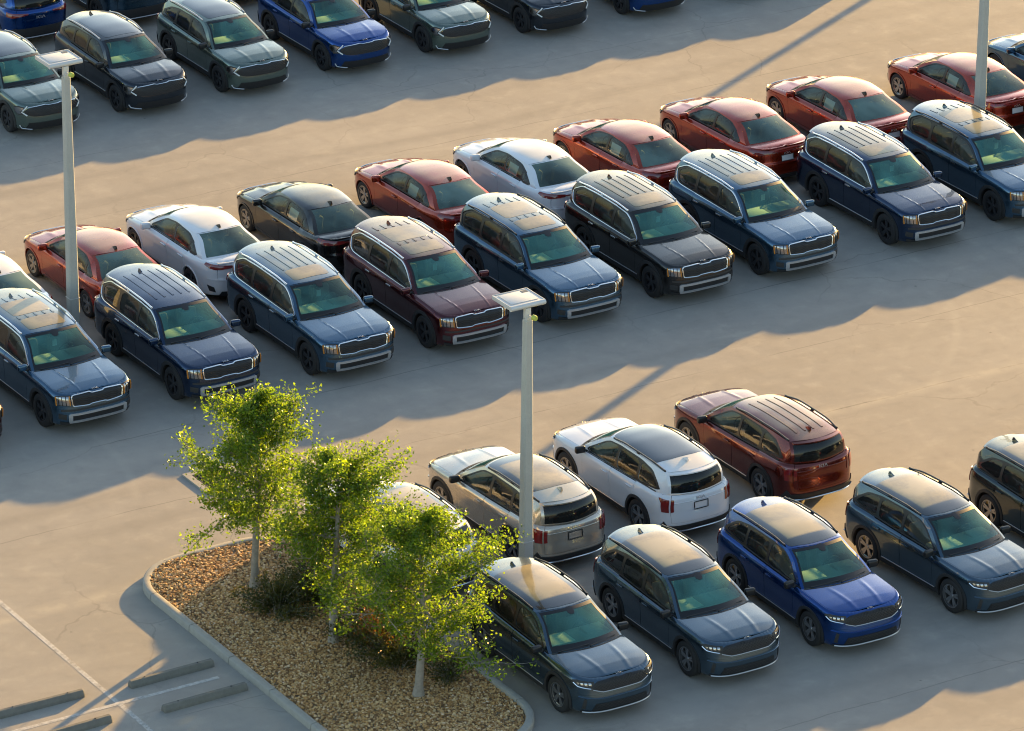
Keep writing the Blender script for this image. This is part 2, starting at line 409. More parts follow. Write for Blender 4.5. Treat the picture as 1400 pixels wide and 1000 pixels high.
LET = [[(0, 0), (.07, 0), (.07, 1), (0, 1)], [(.07, .42), (.30, 1), (.38, 1), (.15, .42)], [(.13, .50), (.30, 0), (.39, 0), (.20, .60)],
       [(.46, 0), (.53, 0), (.53, 1), (.46, 1)], [(.58, 0), (.66, 0), (.82, .86), (.78, 1)], [(.78, 1), (.84, 1), (1.0, 0), (.92, 0)]]
class Car:
    def __init__(s, key, p):
        s.key, s.p, s.S = key, p, Shape(p); s.parts = []; s.build()
    def add(s, name, mb, m, parent=None, opt=None, slot=None, loc=None, smooth=None, label=None):
        me = mb.mesh(s.key + '_' + name, M[m] if isinstance(m, str) else [M[k] for k in m], smooth)
        s.parts.append(dict(name=name, me=me, parent=parent, opt=opt, slot=slot, loc=loc, paint=str(m).startswith('paint'), label=label))
        return len(s.parts) - 1
    def patch(s, name, mp, poly, m, off=.012, skirt=.02, exc=(), parent=None, opt=None, slot=None, sp=.07, mirror=False, label=None):
        return s.add(name, MB().surf(mp, [poly], exc, sp, .05, off, skirt, mirror=mirror), m, parent, opt, slot, label=label)
    def emblem(s, mp, cs, cz, wd, h, sgn, parent, off, m='silver'):
        mb = MB()
        for L in LET:
            mb.surf(mp, [[(cs + sgn * wd * (x - .5), cz + h * (z - .5)) for x, z in L]], (), .2, .2, off, .004)
        s.add('emblem', mb, m, parent)
    def trim(s, name, mp, pts, r, m, parent=None, off=.01, closed=False, opt=None, slot=None, mirror=False, flat=1., n=6):
        path = []
        for a, b in (resample(pts, .06, closed)):
            P, nn = mnormal(mp, a, b); P = P + nn * off; path.append(Vector((P.x, -P.y, P.z)) if mirror else P)
        return s.add(name, MB().tube(path, r, closed, n, flat), m, parent, opt, slot, smooth=True)
    def build(s):
        p, S = s.p, s.S; wb = p['wb']; R_ = p['archR']; tr = p['tyre']; xa, xb = wb / 2, -wb / 2
        # ---- wall outline in (q, z)
        def bot(q0, q1, n=14): return [(q0 + (q1 - q0) * i / n, S.zs(S.base(q0 + (q1 - q0) * i / n)[0])) for i in range(n + 1)]
        def top(q0, q1, n=40): return [(q0 + (q1 - q0) * i / n, S.zt(S.base(q0 + (q1 - q0) * i / n)[0])) for i in range(n + 1)]
        def arch(x, r): 
            a = math.asin(max(-.9, (S.zs(x) - tr) / r)); return arc_pts(x, tr, r, a, math.pi - a)
        af, ar = arch(xa, R_), arch(xb, R_)
        outer = bot(S.qf, af[0][0]) [:-1] + af + bot(af[-1][0], ar[0][0])[1:-1] + ar + bot(ar[-1][0], S.qr)[1:] + top(S.qr, S.qf, 70)
        xd = p['doors']; zd = p['doorz']
        d1 = [(xd[0] + .02, S.zt(xd[0]) + .05), (xd[0], .75), (xd[0] - .03, zd), (xd[1], zd), (xd[1], S.zt(xd[1]) + .05)]
        ra = R_ + .055; dr = []
        a0 = math.asin((zd - tr) / ra) if zd > tr else 0.
        a1 = math.acos((xd[2] - xb) / ra) if abs(xd[2] - xb) < ra else math.pi / 2
        dr = arc_pts(xb, tr, ra, a0, a1, 8)
        d2 = [(xd[1], S.zt(xd[1]) + .05), (xd[1], zd)] + dr + [(xd[2] - .02, S.zt(xd[2]) + .05)]
        # cut doors at the belt line
        def clip_top(poly): return [(x, min(z, S.zt(x))) for x, z in poly]
        def dtop(poly):
            P = clip_top(poly); return P
        # straight belt between door corners must follow the belt curve
        def door_poly(P, x0, x1):
            P = clip_top(P); k = [(x0 + (x1 - x0) * i / 10, S.zt(x0 + (x1 - x0) * i / 10)) for i in range(1, 10)]
            return P + k
        D1 = door_poly(d1, xd[1], xd[0] + .02); D2 = door_poly(d2, xd[2] - .02, xd[1])
        tgs, tgz = p['tail']; bz = p['bumpz']; bs = p['bumps']
        TG = [(S.qr - .2, tgz), (S.qr + tgs, tgz), (S.qr + tgs - p.get('tglean', .03), 1.6), (S.qr - .2, 1.6)]
        FB = [(S.qf + .2, 0), (S.qf - bs, 0), (S.qf - bs + .06, bz), (S.qf + .2, bz)]
        # ---- body (fenders, quarters, pillars, belt cap)
        body = MB()
        A0, A1, D0, D1x = p['A0'], p['A1'], p['D0'], p['D1']
        sidepoly = [(A0 + (D0 - A0) * i / 16, S.zt(A0 + (D0 - A0) * i / 16)) for i in range(17)]
        sidepoly += [S.dline(i / 8) for i in range(1, 9)]
        sidepoly += [(D1x + (A1 - D1x) * i / 16, S.zr(D1x + (A1 - D1x) * i / 16)) for i in range(1, 17)]
        sidepoly += [S.aline(1 - i / 8) for i in range(1, 8)]
        conv = lambda L: chaikin([(x, S.tz(x, t)) for x, t in L], 2, .14)
        wins = [conv(L) for L in p['wins']]; dlo = conv(p['dlo'])
        for mir in (False, True):
            body.surf(S.wall, [outer], [D1, D2, TG, FB], .085, .05, 0, .02, mirror=mir)
            body.surf(S.side, [sidepoly], wins, .10, .05, 0, .012, mirror=mir)
        a_in = p.get('a_in', .93)
        wsP = [(-1, 0), (1, 0), (1, 1), (-1, 1)]; glw = [(-a_in, .015), (a_in, .015), (a_in - .01, .975), (-a_in + .01, .975)]
        glr = p['rglass']
        body.surf(S.ws, [wsP], [glw], .2, .12); body.surf(S.rs, [wsP], [glr], .2, .12)
        qs = list(np.linspace(S.qr, S.qf, 130)); te = [S.topedge(q) for q in qs]
        topout = [(v.x, v.y) for v in te] + [(v.x, -v.y) for v in te[::-1]][1:-1]
        base_w = lambda a: S.ws(a, 0); base_r = lambda a: S.rs(a, 0)
        hx = lambda y, o: (base_w(y).x + o, base_w(y).y)
        arcw = [base_w(a) for a in np.linspace(-1, 1, 13)]; arcr = [base_r(a) for a in np.linspace(1, -1, 13)]
        cabin = [(v.x - .03, v.y * .965) for v in arcw] + [(v.x + .03, v.y * .965) for v in arcr]
        hg = p.get('hoodgap', .05)
        hb = [(v.x + hg, v.y * 1.0) for v in arcw]
        hoodp = [(v.x, v.y) for v in te if v.x > hb[-1][0] + .01]
        hoodp = [(x, y * .985) for x, y in hoodp]
        hoodp = [(hb[-1][0], hoodp[0][1])] + hoodp + [(x, -y) for x, y in hoodp[::-1][1:]] + [(hb[0][0], -hoodp[0][1])] + hb[1:-1]
        body.surf(S.hood, [topout], [cabin, hoodp], .12, .06)
        b = s.add('body', body, 'paint')
        # ---- hood, doors, tailgate, bumper
        h = s.add('hood', MB().surf(S.hood, [shrink(hoodp, .004)], (), .034, .05, .002, .02), 'paint')
        if p.get('emb_front'): s.emblem(*p['emb_front'](S), h, .012)
        dids = []
        for mir in (False, True):
            for D, wi in ((D1, 0), (D2, 1)):
                d = s.add('door', MB().surf(S.wall, [shrink(D, .006)], (), .085, .05, 0, .02, mirror=mir), 'paint'); dids.append(d)
                hx_, hz_ = p['handles'][wi]
                s.add('door_handle', MB().box(((hx_), (1 if not mir else -1) * (S.wall(hx_, hz_).y + .022), hz_), (.20, .03, .035), .012), p.get('handlemat', 'paint'), d, smooth=True, slot='handle' if p.get('handlemat') else None)
                s.add('window', MB().surf(S.side, [shrink(wins[wi], -.003)], (), .15, .06, -.006, mirror=mir), 'side' if wi == 0 else p.get('rearglass', 'dark'), d)
                if wi == 1 and not mir:
                    st = p.get('sticker')
                    if st: s.add('window_sticker', MB().surf(S.side, [st], (), .2, .2, -.014, .002), 'white', d, opt='sticker')
            for wq in wins[2:]:
                s.add('quarter_window', MB().surf(S.side, [shrink(wq, -.003)], (), .15, .06, -.006, mirror=mir), p.get('rearglass', 'dark'), b)
            s.patch('window_surround', S.side, dlo, 'black', .003, .004, wins, b, mirror=mir, sp=.12)
            bx = [(p['A0'] - .04 + (p['belt_end'] - p['A0']) * i / 14) for i in range(15)]
            s.trim('belt_seal', S.side, [(x, S.zt(x) + .012) for x in bx], .012, 'black', b, .004, mirror=mir)
            if p.get('chrome'): s.trim('window_trim', S.side, shrink(dlo, -.012), p['chrome'], 'chrome', b, .006, True, slot='trim', mirror=mir)
        tgp = [(-tgs + .004, tgz + .004), (tgs - .004, tgz + .004)] + [(t_, S.zt(S.base(S.qr + abs(t_))[0]) - .001) for t_ in np.linspace(tgs - .012 - p.get('tglean', .03) * .5, -tgs + .012 + p.get('tglean', .03) * .5, 25)]
        tg = s.add('tailgate', MB().surf(S.rear, [tgp], (), .085, .05, 0, .02), 'paint'); s.tg = tg
        fbp = [(t_, S.zs(S.base(S.qf - abs(t_))[0])) for t_ in np.linspace(-bs + .01, bs - .01, 40)] + [(bs - .064, bz - .003), (-bs + .064, bz - .003)]
        fb = s.add('front_bumper', MB().surf(S.front, [fbp], (), .085, .05, 0, .02), 'paint'); s.fb = fb
        # ---- glass
        wsid = s.add('windshield', MB().surf(S.ws, [shrink(glw, -.004)], (), .12, .1, .0), 'wind')
        g2 = [(x * .95, .135 + y * .775) for x, y in glw]
        s.add('windshield_border', MB().surf(S.ws, [shrink(glw, -.002)], [g2], .2, .1, .003), 'black', wsid)
        s.add('camera_housing', MB().surf(S.ws, [chaikin([(-.14, .99), (.14, .99), (.10, .78), (-.10, .78)], 1)], (), .3, .1, .004, .004), 'black', wsid)
        wp = []
        for (a0_, v0, a1_, v1) in ((-.80, .015, -.05, .055), (-.02, .015, .78, .06)):
            P0, n0 = mnormal(S.ws, a0_, v0); P1, n1 = mnormal(S.ws, a1_, v1); wp.append(MB().tube([P0 + n0 * .02, P1 + n1 * .018], .011)); s.add('wiper', wp[-1], 'plastic', wsid)
        cowl = [(x + .012 - hg, y * .95) for x, y in hb] + [(x + .01, y * .95) for x, y in hb[::-1]]
        s.add('cowl_panel', MB().surf(S.hood, [cowl], (), .3, .1, .004, .01), 'plastic', b)
        rg = s.add('rear_window', MB().surf(S.rs, [shrink(glr, -.004)], (), .12, .1, .001), p.get('backglass', 'dark'))
        # ---- roof
        e1 = [S.ws(a, 1) for a in np.linspace(-1, 1, 15)]; e2 = [S.rs(a, 1) for a in np.linspace(1, -1, 15)]
        rp = [(v.x, max(-S.yr(v.x), min(S.yr(v.x), v.y))) for v in e1]
        xs_ = np.linspace(p['A1'], p['D1'], 24)[1:-1]
        rp += [(x, S.yr(x)) for x in xs_] + [(v.x, max(-S.yr(v.x), min(S.yr(v.x), v.y))) for v in e2] + [(x, -S.yr(x)) for x in xs_[::-1]]
        rf = s.add('roof', MB().surf(S.roof, [rp], (), .085, .06), 'paintroof', slot='roof'); s.rf = rf
        for (nm, poly, mt, off, opt) in p.get('roofpanels', ()):
            s.patch(nm, S.roof, chaikin(poly, 2, .10), mt, off, .01, parent=rf, opt=opt, sp=.09, slot='pano')
        for (x0, x1, ys, hgt, wd, opt) in p.get('ribs', ()):
            for yy in ys:
                s.add('roof_rib', MB().surf(S.roof, [[(x0, yy - wd), (x0, yy + wd), (x1, yy + wd), (x1, yy - wd)]], (), .12, .12, hgt, hgt + .002), 'paintroof', rf, opt=opt, slot='roof')
        fx = p['fin']; fz = S.roof(fx, 0).z
        fin = MB(); fin.v = []
        prof = [(.11, 0), (.02, .045), (-.05, .075), (-.075, .07), (-.085, 0)]
        V = []
        for (dx, dz) in prof:
            for sg in (-1, 1): V.append((fx + dx, sg * (.026 if dz < .01 else .010), fz - .004 + dz))
        F = [(2 * i, 2 * i + 2, 2 * i + 3, 2 * i + 1) for i in range(4)] + [(0, 8, 6, 4, 2), (1, 3, 5, 7, 9)]
        fin.add(V, F); s.add('antenna_fin', fin, p.get('finmat', 'paint'), rf, smooth=False)
        if p.get('rail'):
            x0, x1, hgt, rr = p['rail']
            for sg in (1, -1):
                path = []
                for i in range(19):
                    t = i / 18; x = x0 + (x1 - x0) * t; up = hgt * min(1, 5 * t, 5 * (1 - t)) if hgt > .02 else hgt * min(1, 9 * t, 9 * (1 - t))
                    yy = (S.yr(x) - p.get('railin', .03)); path.append((x, sg * yy, S.roof(x, yy).z + .008 + up))
                mb = MB().tube(path, rr, False, 8, .8)
                for t in (.02, .5, .98):
                    x = x0 + (x1 - x0) * t; yy = S.yr(x) - p.get('railin', .03); mb.box((x, sg * yy, S.roof(x, yy).z + .012), (.10, .03, .04), .008)
                s.add('roof_rail', mb, 'chrome', None, slot='rail', smooth=True)
        if p.get('spoiler'):
            sl_, th = p['spoiler']; e = [S.rs(a, 1) for a in np.linspace(-.96, .96, 13)]; mb = MB(); V = []
            for v in e:
                V += [(v.x + .06, v.y, v.z + .006), (v.x - sl_ * (1 - .25 * (v.y / .7) ** 2), v.y * .96, v.z - .022), (v.x - sl_ * (1 - .25 * (v.y / .7) ** 2), v.y * .96, v.z - .022 - th), (v.x + .03, v.y, v.z - .05)]
            F = []
            for i in range(len(e) - 1):
                for j in range(4): F.append((4 * i + j, 4 * i + (j + 1) % 4, 4 * i + 4 + (j + 1) % 4, 4 * i + 4 + j))
            F += [(3, 2, 1, 0), tuple(4 * (len(e) - 1) + j for j in range(4))]
            mb.add(V, F); s.add('roof_spoiler', mb, 'paint', None, smooth=True)
        # ---- cladding, arches
        zc_ = p['clad']
        for mir in (False, True):
            if zc_:
                x0, x1 = af[-1][0] - .0, ar[0][0] + .0
                poly = [(x0 + (x1 - x0) * i / 8, S.zs(x0 + (x1 - x0) * i / 8) + .002) for i in range(9)] + [(x1, zc_), (x0, zc_)]
                cl = s.patch('sill_cladding', S.wall, poly, 'plastic', .012, .014, parent=b, mirror=mir)
                if p.get('sillchrome'): s.trim('sill_trim', S.wall, [(x0 - .12, zc_ + .01), (x1 + .12, zc_ + .01)], .010, 'silver', b, .014, mirror=mir)
            wdt = p['flare'][0]
            for (A, x) in ((af, xa), (ar, xb)):
                a = math.asin(max(-.9, (S.zs(x) - tr) / R_)); O = arc_pts(x, tr, R_ + wdt, a, math.pi - a); I = arc_pts(x, tr, R_ - .012, math.pi - a, a)
                s.patch('wheel_arch_trim', S.wall, O + I, p['flare'][1], .014, .05, parent=b, mirror=mir, sp=.08, slot='flare' if p['flare'][1] == 'plastic' else None)
        # ---- inner shell, underbody
        inn = MB()
        for mir in (False, True): inn.surf(S.wall, [outer], (), .16, .08, -.028, mirror=mir)
        inn.box(((p['xf_max'] + p['xr_min']) / 2 - .03, 0, .46), (p['xf_max'] - p['xr_min'] - .5, 1.16, .50), .04)
        for x in (xa, xb): inn.box((x, 0, tr), (.16, 1.5, .12), .03)
        for x in (xa, xb):
            for sg in (1, -1):
                V = []; ang = [R(-20 + 220 * i / 16) for i in range(17)]
                for a in ang:
                    cx_, cz_ = x + (R_ + .01) * math.cos(a), tr + (R_ + .01) * math.sin(a); V += [(cx_, sg * .56, cz_), (cx_, sg * (S.wall(min(max(cx_, p['xcr']), p['xcf']), max(cz_, .25)).y - .035), cz_)]
                inn.add(V, [(2 * i, 2 * i + 1, 2 * i + 3, 2 * i + 2) for i in range(16)]); inn.add([(x + (R_ + .01) * math.cos(a), sg * .565, tr + (R_ + .01) * math.sin(a)) for a in ang], [tuple(range(17))])
        s.add('underbody', inn, 'under')
        # ---- wheels
        wy = p['wheely']
        for x in (xa, xb):
            for sg in (1, -1):
                hw = .112
                hub = MB().lathe([(.001, .02), (.17, .02), (.175, -.02), (.001, -.02)], 20, sgn=sg)
                k = s.add('wheel', hub, 'hub', None, loc=(x, sg * wy, tr), smooth=True)
                rr = p['rim']
                ty = MB().lathe([(rr - .005, hw - .02), (rr + .01, hw - .004), (tr - .05, hw), (tr - .018, hw - .012), (tr, hw - .035), (tr, -hw + .035), (tr - .02, -hw + .01), (rr, -hw + .01)], 40, sgn=sg)
                s.add('tyre', ty, 'rubber', k, smooth=True)
                rm = MB().lathe([(rr - .012, hw - .012), (rr + .004, hw - .008), (rr + .004, hw - .03), (rr - .03, hw - .045), (rr - .035, -.06)], 36, sgn=sg)
                ns = p['spokes']
                for j in range(ns[0]):
                    for dd in ns[1]:
                        a_ = 2 * math.pi * j / ns[0] + .3
                        V = []
                        for (r_, w_, hh) in ((.035, .030, .070), (rr - .02, ns[2], .088)):
                            for e_ in (-1, 1):
                                aa = a_ + dd * (r_ / rr) ** .5
                                c0 = Vector((math.cos(aa), math.sin(aa))) * r_; tt = Vector((-math.sin(aa), math.cos(aa)))
                                q_ = c0 + tt * w_ * e_; V += [(q_.x, sg * hh, q_.y), (q_.x, sg * (hh - .035), q_.y)]
                        rm.add(V, [(0, 4, 6, 2), (0, 1, 5, 4), (2, 6, 7, 3), (1, 3, 7, 5)] if sg > 0 else [(2, 6, 4, 0), (4, 5, 1, 0), (3, 7, 6, 2), (5, 7, 3, 1)])
                rm.lathe([(.001, .082), (.045, .080), (.055, .06), (.055, .02)], 14, sgn=sg)
                s.add('rim', rm, 'rimsilver', k, slot='rim', smooth=True)
        # ---- mirrors
        mx, mz = p['mirror']
        for sg in (1, -1):
            y0 = S.ghy(mx, mz) + .02
            mb = MB().box((mx + .02, sg * (y0 + .15), mz + .03), (.11, .23, .155), .045, Matrix.Rotation(sg * -.12, 3, 'Z'), 3)
            k = s.add('mirror', mb, 'paint', dids[0 if sg > 0 else 2], slot='mirror', smooth=True)
            s.parts[k]['parent'] = dids[0 if sg > 0 else 2]
            s.add('mirror_arm', MB().box((mx + .03, sg * (y0 + .02), mz - .03), (.07, .14, .045), .015), 'black', dids[0 if sg > 0 else 2], smooth=True)
        # ---- cabin
        xc, yw, zb = p['A0'], S.yb(p['A0']) - .07, S.zt(p['A0'])
        dsh = MB().box((xc - .37, 0, zb - .11), (.58, 2 * yw - .08, .34), .05, None, 3).box((xc - .40, .37, zb + .06), (.30, .36, .10), .04).box((xc - .5, 0, zb - .32), (.5, .24, .4), .04)
        dk = s.add('dashboard', dsh, 'dash', None, smooth=True)
        s.add('dash_cover', MB().box((xc - .36, -.42, zb + .066), (.44, .56, .012), .004), 'mat', dk, smooth=True)  # added sheet, stands in for the sunlit patch on the passenger side
        st_ = MB(); c = Vector((xc - .78, .37, zb - .0)); ax = Vector((-.9, 0, .42)).normalized(); u = Vector((0, 1, 0)); v_ = ax.cross(u)
        st_.tube([c + (u * math.cos(t) + v_ * math.sin(t)) * .18 for t in np.linspace(0, 2 * math.pi, 21)[:-1]], .016, True)
        st_.box(c, (.04, .12, .12), .015).tube([c + u * .17, c - u * .17], .014).tube([c, c - v_ * .17 * (1 if v_.z > 0 else -1)], .014)
        s.add('steering_wheel', st_, 'plastic', dk, smooth=True)
        zf = zb - .50
        rows = [(p['seat1'], (.37, -.37))] + [(xx, (.40, -.40)) for xx in p['seat2']]
        for xs2, ys2 in rows:
            for yy in ys2:
                mb = MB().box((xs2 + .12, yy, zf + .06), (.52, .52, .20), .06, None, 3)
                mb.box((xs2 - .20, yy, zf + .38), (.15, .48, .62), .06, Matrix.Rotation(-.22, 3, 'Y'), 3)
                mb.box((xs2 - .30, yy, zf + .78), (.10, .26, .18), .04, Matrix.Rotation(-.15, 3, 'Y'), 3)
                s.add('seat', mb, 'seat', None, slot='seat', smooth=True)
        im = MB(); P0, n0 = mnormal(S.ws, 0, .84); im.box(P0 - n0 * .07, (.03, .22, .07), .012); s.add('rear_view_mirror', im, 'plastic', wsid, smooth=True)
        s.add('hang_tag', MB().box(P0 - n0 * .10 + Vector((0, 0, -.13)), (.006, .11, .15), .002), 'white', wsid, opt='tag')
        p['detail'](s, S)

    def make(s, name, pos, yaw, color, label, cat, group, opts=(), slots=None):
        root = bpy.data.objects.new(name, None); COL.objects.link(root); root.location = pos; root.rotation_euler = (0, 0, yaw)
        root.empty_display_size = .2; root.scale = s.p.get('scale', (1, 1, 1))
        tag(root, label, cat, group); obs = []
        for q in s.parts:
            if q['opt'] and q['opt'] not in opts: obs.append(None); continue
            o = bpy.data.objects.new(q['name'], q['me']); COL.objects.link(o)
            par = root if q['parent'] is None else obs[q['parent']]
            o.parent = par
            if q['loc']: o.location = q['loc']
            if q['paint']: o.color = color
            if slots and q['slot'] in slots:
                o.material_slots[0].link = 'OBJECT'; o.material_slots[0].material = M[slots[q['slot']]]
            obs.append(o)
        return root
# ------------------------------------------------------------------ the four car models of the lot
def both(poly): return [poly, [(-a, b) for a, b in poly][::-1]]
def honeycomb(mp, s0, s1, z0, z1, step, r, off, inside):
    mb = MB(); k = 0; z = z0
    while z < z1:
        a = s0 + (step / 2 if k % 2 else 0)
        while a < s1:
            pts = [(a, z), (a + step / 2, z + step * .36)]; q2 = [(a, z), (a - step / 2, z + step * .36)]
            for L in (pts, q2):
                if all(pip([u], inside)[0] for u in L):
                    V = [];
                    for u in L:
                        P, n = mnormal(mp, *u); V.append(P + n * off)
                    mb.tube(V, r, False, 4)
            a += step
        z += step * .36; k += 1
    return mb
def det_big(c, S):
    fb = c.fb
    gp = chaikin([(-.645, .93), (-.62, .958), (-.20, .968), (-.13, .946), (.13, .946), (.20, .968), (.62, .958), (.645, .93), (.63, .745), (.60, .728), (.24, .705), (.16, .728), (-.16, .728), (-.24, .705), (-.60, .728), (-.63, .745)], 1, .12)
    g = c.patch('grille', S.front, gp, 'mesh', .006, .02)
    c.trim('grille_frame', S.front, gp, .015, 'chrome', g, .016, True)
    mb = MB()
    for z in (.765, .805, .845, .885, .92):
        mb.tube([sum(((mnormal(S.front, t, z + .012 * math.sin(t * 26)))), Vector())if 0 else mnormal(S.front, t, z + .010 * math.sin(t * 26))[0] + mnormal(S.front, t, z)[1] * .014 for t in np.linspace(-.57, .57, 40)], .008, False, 4)
    c.add('grille_bars', mb, 'plastic', g, smooth=True)
    for pl in both([(.665, .735), (.655, .965), (.86, .975), (1.03, .955), (1.05, .765)]):
        hl = c.patch('headlight', S.front, pl, 'hub', .008, .02)
        inner = shrink(pl, .018); c.patch('lamp_reflector', S.front, inner, 'reflector', .012, .004, parent=hl)
        sg = 1 if pl[0][0] > 0 else -1
        sg = 1 if sum(a for a, _ in pl) > 0 else -1
        for t in (.69, 1.0): c.trim('daytime_lamp', S.front, [(sg * t, .755), (sg * t, .95)], .016, 'amber', hl, .018)
        for t in (.775, .86, .94): c.trim('lamp_divider', S.front, [(sg * t, .76), (sg * t, .95)], .009, 'black', hl, .016)
    sk = [(-.73, .345), (-.75, .40), (-.75, .535), (-.70, .565), (.70, .565), (.75, .535), (.75, .40), (.73, .345)]
    ik = [(-.66, .395), (-.66, .515), (.66, .515), (.66, .395)]
    c.patch('air_intake', S.front, ik, 'mesh', .012, .01, parent=fb)
    c.patch('skid_plate', S.front, sk, 'silver', .035, .04, exc=[ik], parent=fb)
    c.patch('bumper_groove', S.front, [(-.92, .615), (-.92, .655), (.92, .655), (.92, .615)], 'plastic', .006, .01, parent=fb)
    lo = [(t, S.zs(S.base(S.qf - abs(t))[0]) + .002) for t in np.linspace(-.95, .95, 20)] + [(.95, .37), (.72, .345), (-.72, .345), (-.95, .37)]
    c.patch('bumper_cladding', S.front, lo, 'plastic', .012, .012, parent=fb)
    for pl in both([(.80, .42), (.79, .54), (.98, .56), (.99, .44)]): c.patch('fog_lamp_pocket', S.front, pl, 'plastic', .008, .01, parent=fb)
    for pl in both([(.66, .72), (.66, 1.06), (.99, 1.08), (1.0, .95), (.80, .93), (.78, .72)]): c.patch('taillight', S.rear, pl, 'redlens', .012, .02)
    rb = [(t, .30) for t in np.linspace(-1.0, 1.0, 20)] + [(1.0, .50), (.7, .54), (-.7, .54), (-1.0, .50)]
    k = c.patch('rear_bumper', S.rear, rb, 'plastic', .014, .02)
    c.patch('rear_skid_plate', S.rear, [(-.6, .32), (-.55, .40), (.55, .40), (.6, .32)], 'silver', .03, .03, parent=k)
    c.patch('number_plate', S.rear, [(-.16, .74), (-.16, .88), (.16, .88), (.16, .74)], 'white', .012, .012, parent=c.tg)
BIG = dict(wb=2.9, tyre=.388, archR=.455, wheely=.862, rim=.258, spokes=(5, (-.16, .16), .022), xcf=1.70, xcr=-1.95, nf=3.7, nr=3.9, rv=.12, rh=.075,
    xf=[(.2, 2.20), (.33, 2.34), (.46, 2.38), (.60, 2.375), (.70, 2.36), (.95, 2.32), (1.02, 2.28), (1.1, 2.2)], xf_max=2.38,
    xr=[(.2, -2.42), (.33, -2.58), (.5, -2.62), (.8, -2.61), (1.0, -2.585), (1.15, -2.56)], xr_min=-2.62,
    Y=[(.2, .90), (.33, .955), (.5, .968), (.66, .972), (.80, .985), (.93, .995), (1.02, .985), (1.15, .965)],
    ztop=[(-2.62, 1.13), (-2.2, 1.155), (-1.2, 1.145), (0, 1.125), (.9, 1.10), (1.5, 1.075), (2.0, 1.04), (2.22, 1.015), (2.38, .985)],
    zs=[(-2.62, .33), (-2.2, .30), (-1.9, .25), (1.8, .25), (2.1, .27), (2.38, .30)], crown=.045, ridge=((.42, .0065, .022),), ridgeconv=.12, bulge=.012, tuck=.02,
    yr=[(.4, .655), (0, .695), (-.6, .73), (-1.5, .73), (-2.1, .705), (-2.5, .67)],
    zr=[(.4, 1.56), (.05, 1.612), (-.6, 1.662), (-1.4, 1.668), (-2.1, 1.635), (-2.5, 1.60)],
    zc=[(.4, 1.62), (.2, 1.672), (-.2, 1.715), (-.7, 1.737), (-1.5, 1.735), (-2.1, 1.70), (-2.5, 1.66)],
    M0=1.10, M1=.20, A0=.90, A1=.06, R0=-2.545, R1=-2.40, D0=-2.40, D1=-2.20, abow=.035, dbow=.02, dout=.03,
    rglass=[(-.86, .08), (.86, .08), (.82, .90), (-.82, .90)], doors=(.80, -.30, -1.26), doorz=.42, tail=(.80, .56), bumpz=.67, bumps=1.05,
    wins=[[(.74, .07), (.10, .84), (-.34, .90), (-.34, .05)], [(-.43, .05), (-.43, .90), (-1.24, .90), (-1.24, .05)], [(-1.34, .06), (-1.34, .90), (-1.82, .88), (-2.10, .62), (-2.02, .22), (-1.88, .07)]],
    dlo=[(.84, .015), (.10, .91), (-.4, .965), (-1.2, .965), (-1.86, .95), (-2.20, .64), (-2.10, .16), (-1.92, .01)],
    handles=((-.12, 1.0), (-1.10, 1.01)), handlemat='chrome', chrome=.017, rail=(.02, -2.12, .035, .020), railin=.02, spoiler=(.14, .03), clad=.385, sillchrome=True,
    flare=(.07, 'plastic'), mirror=(.74, 1.14), seat1=-.10, seat2=(-1.0, -1.75), fin=-1.83, belt_end=-1.95, finmat='paint', detail=det_big,
    emb_front=lambda S: (S.hood2f, 0, 0, .15, .045, 1),
    roofpanels=[('sunroof', [(.02, -.46), (.02, .46), (-.52, .46), (-.52, -.46)], 'roofglass', .004, 'single'),
                ('sunroof', [(.02, -.46), (.02, .46), (-.52, .46), (-.52, -.46)], 'roofglass', .004, 'dual'),
                ('rear_sunroof', [(-.74, -.46), (-.74, .46), (-1.56, .46), (-1.56, -.46)], 'roofglass', .004, 'dual')],
    ribs=[(-.58, -1.85, (-.42, -.21, 0, .21, .42), .011, .020, 'single'), (-.25, -1.85, (-.42, -.21, 0, .21, .42), .011, .020, 'none'),
          (-.56, -.71, (-.42, -.21, 0, .21, .42), .011, .020, 'dual'), (-1.60, -1.88, (-.42, -.21, 0, .21, .42), .011, .020, 'dual')])
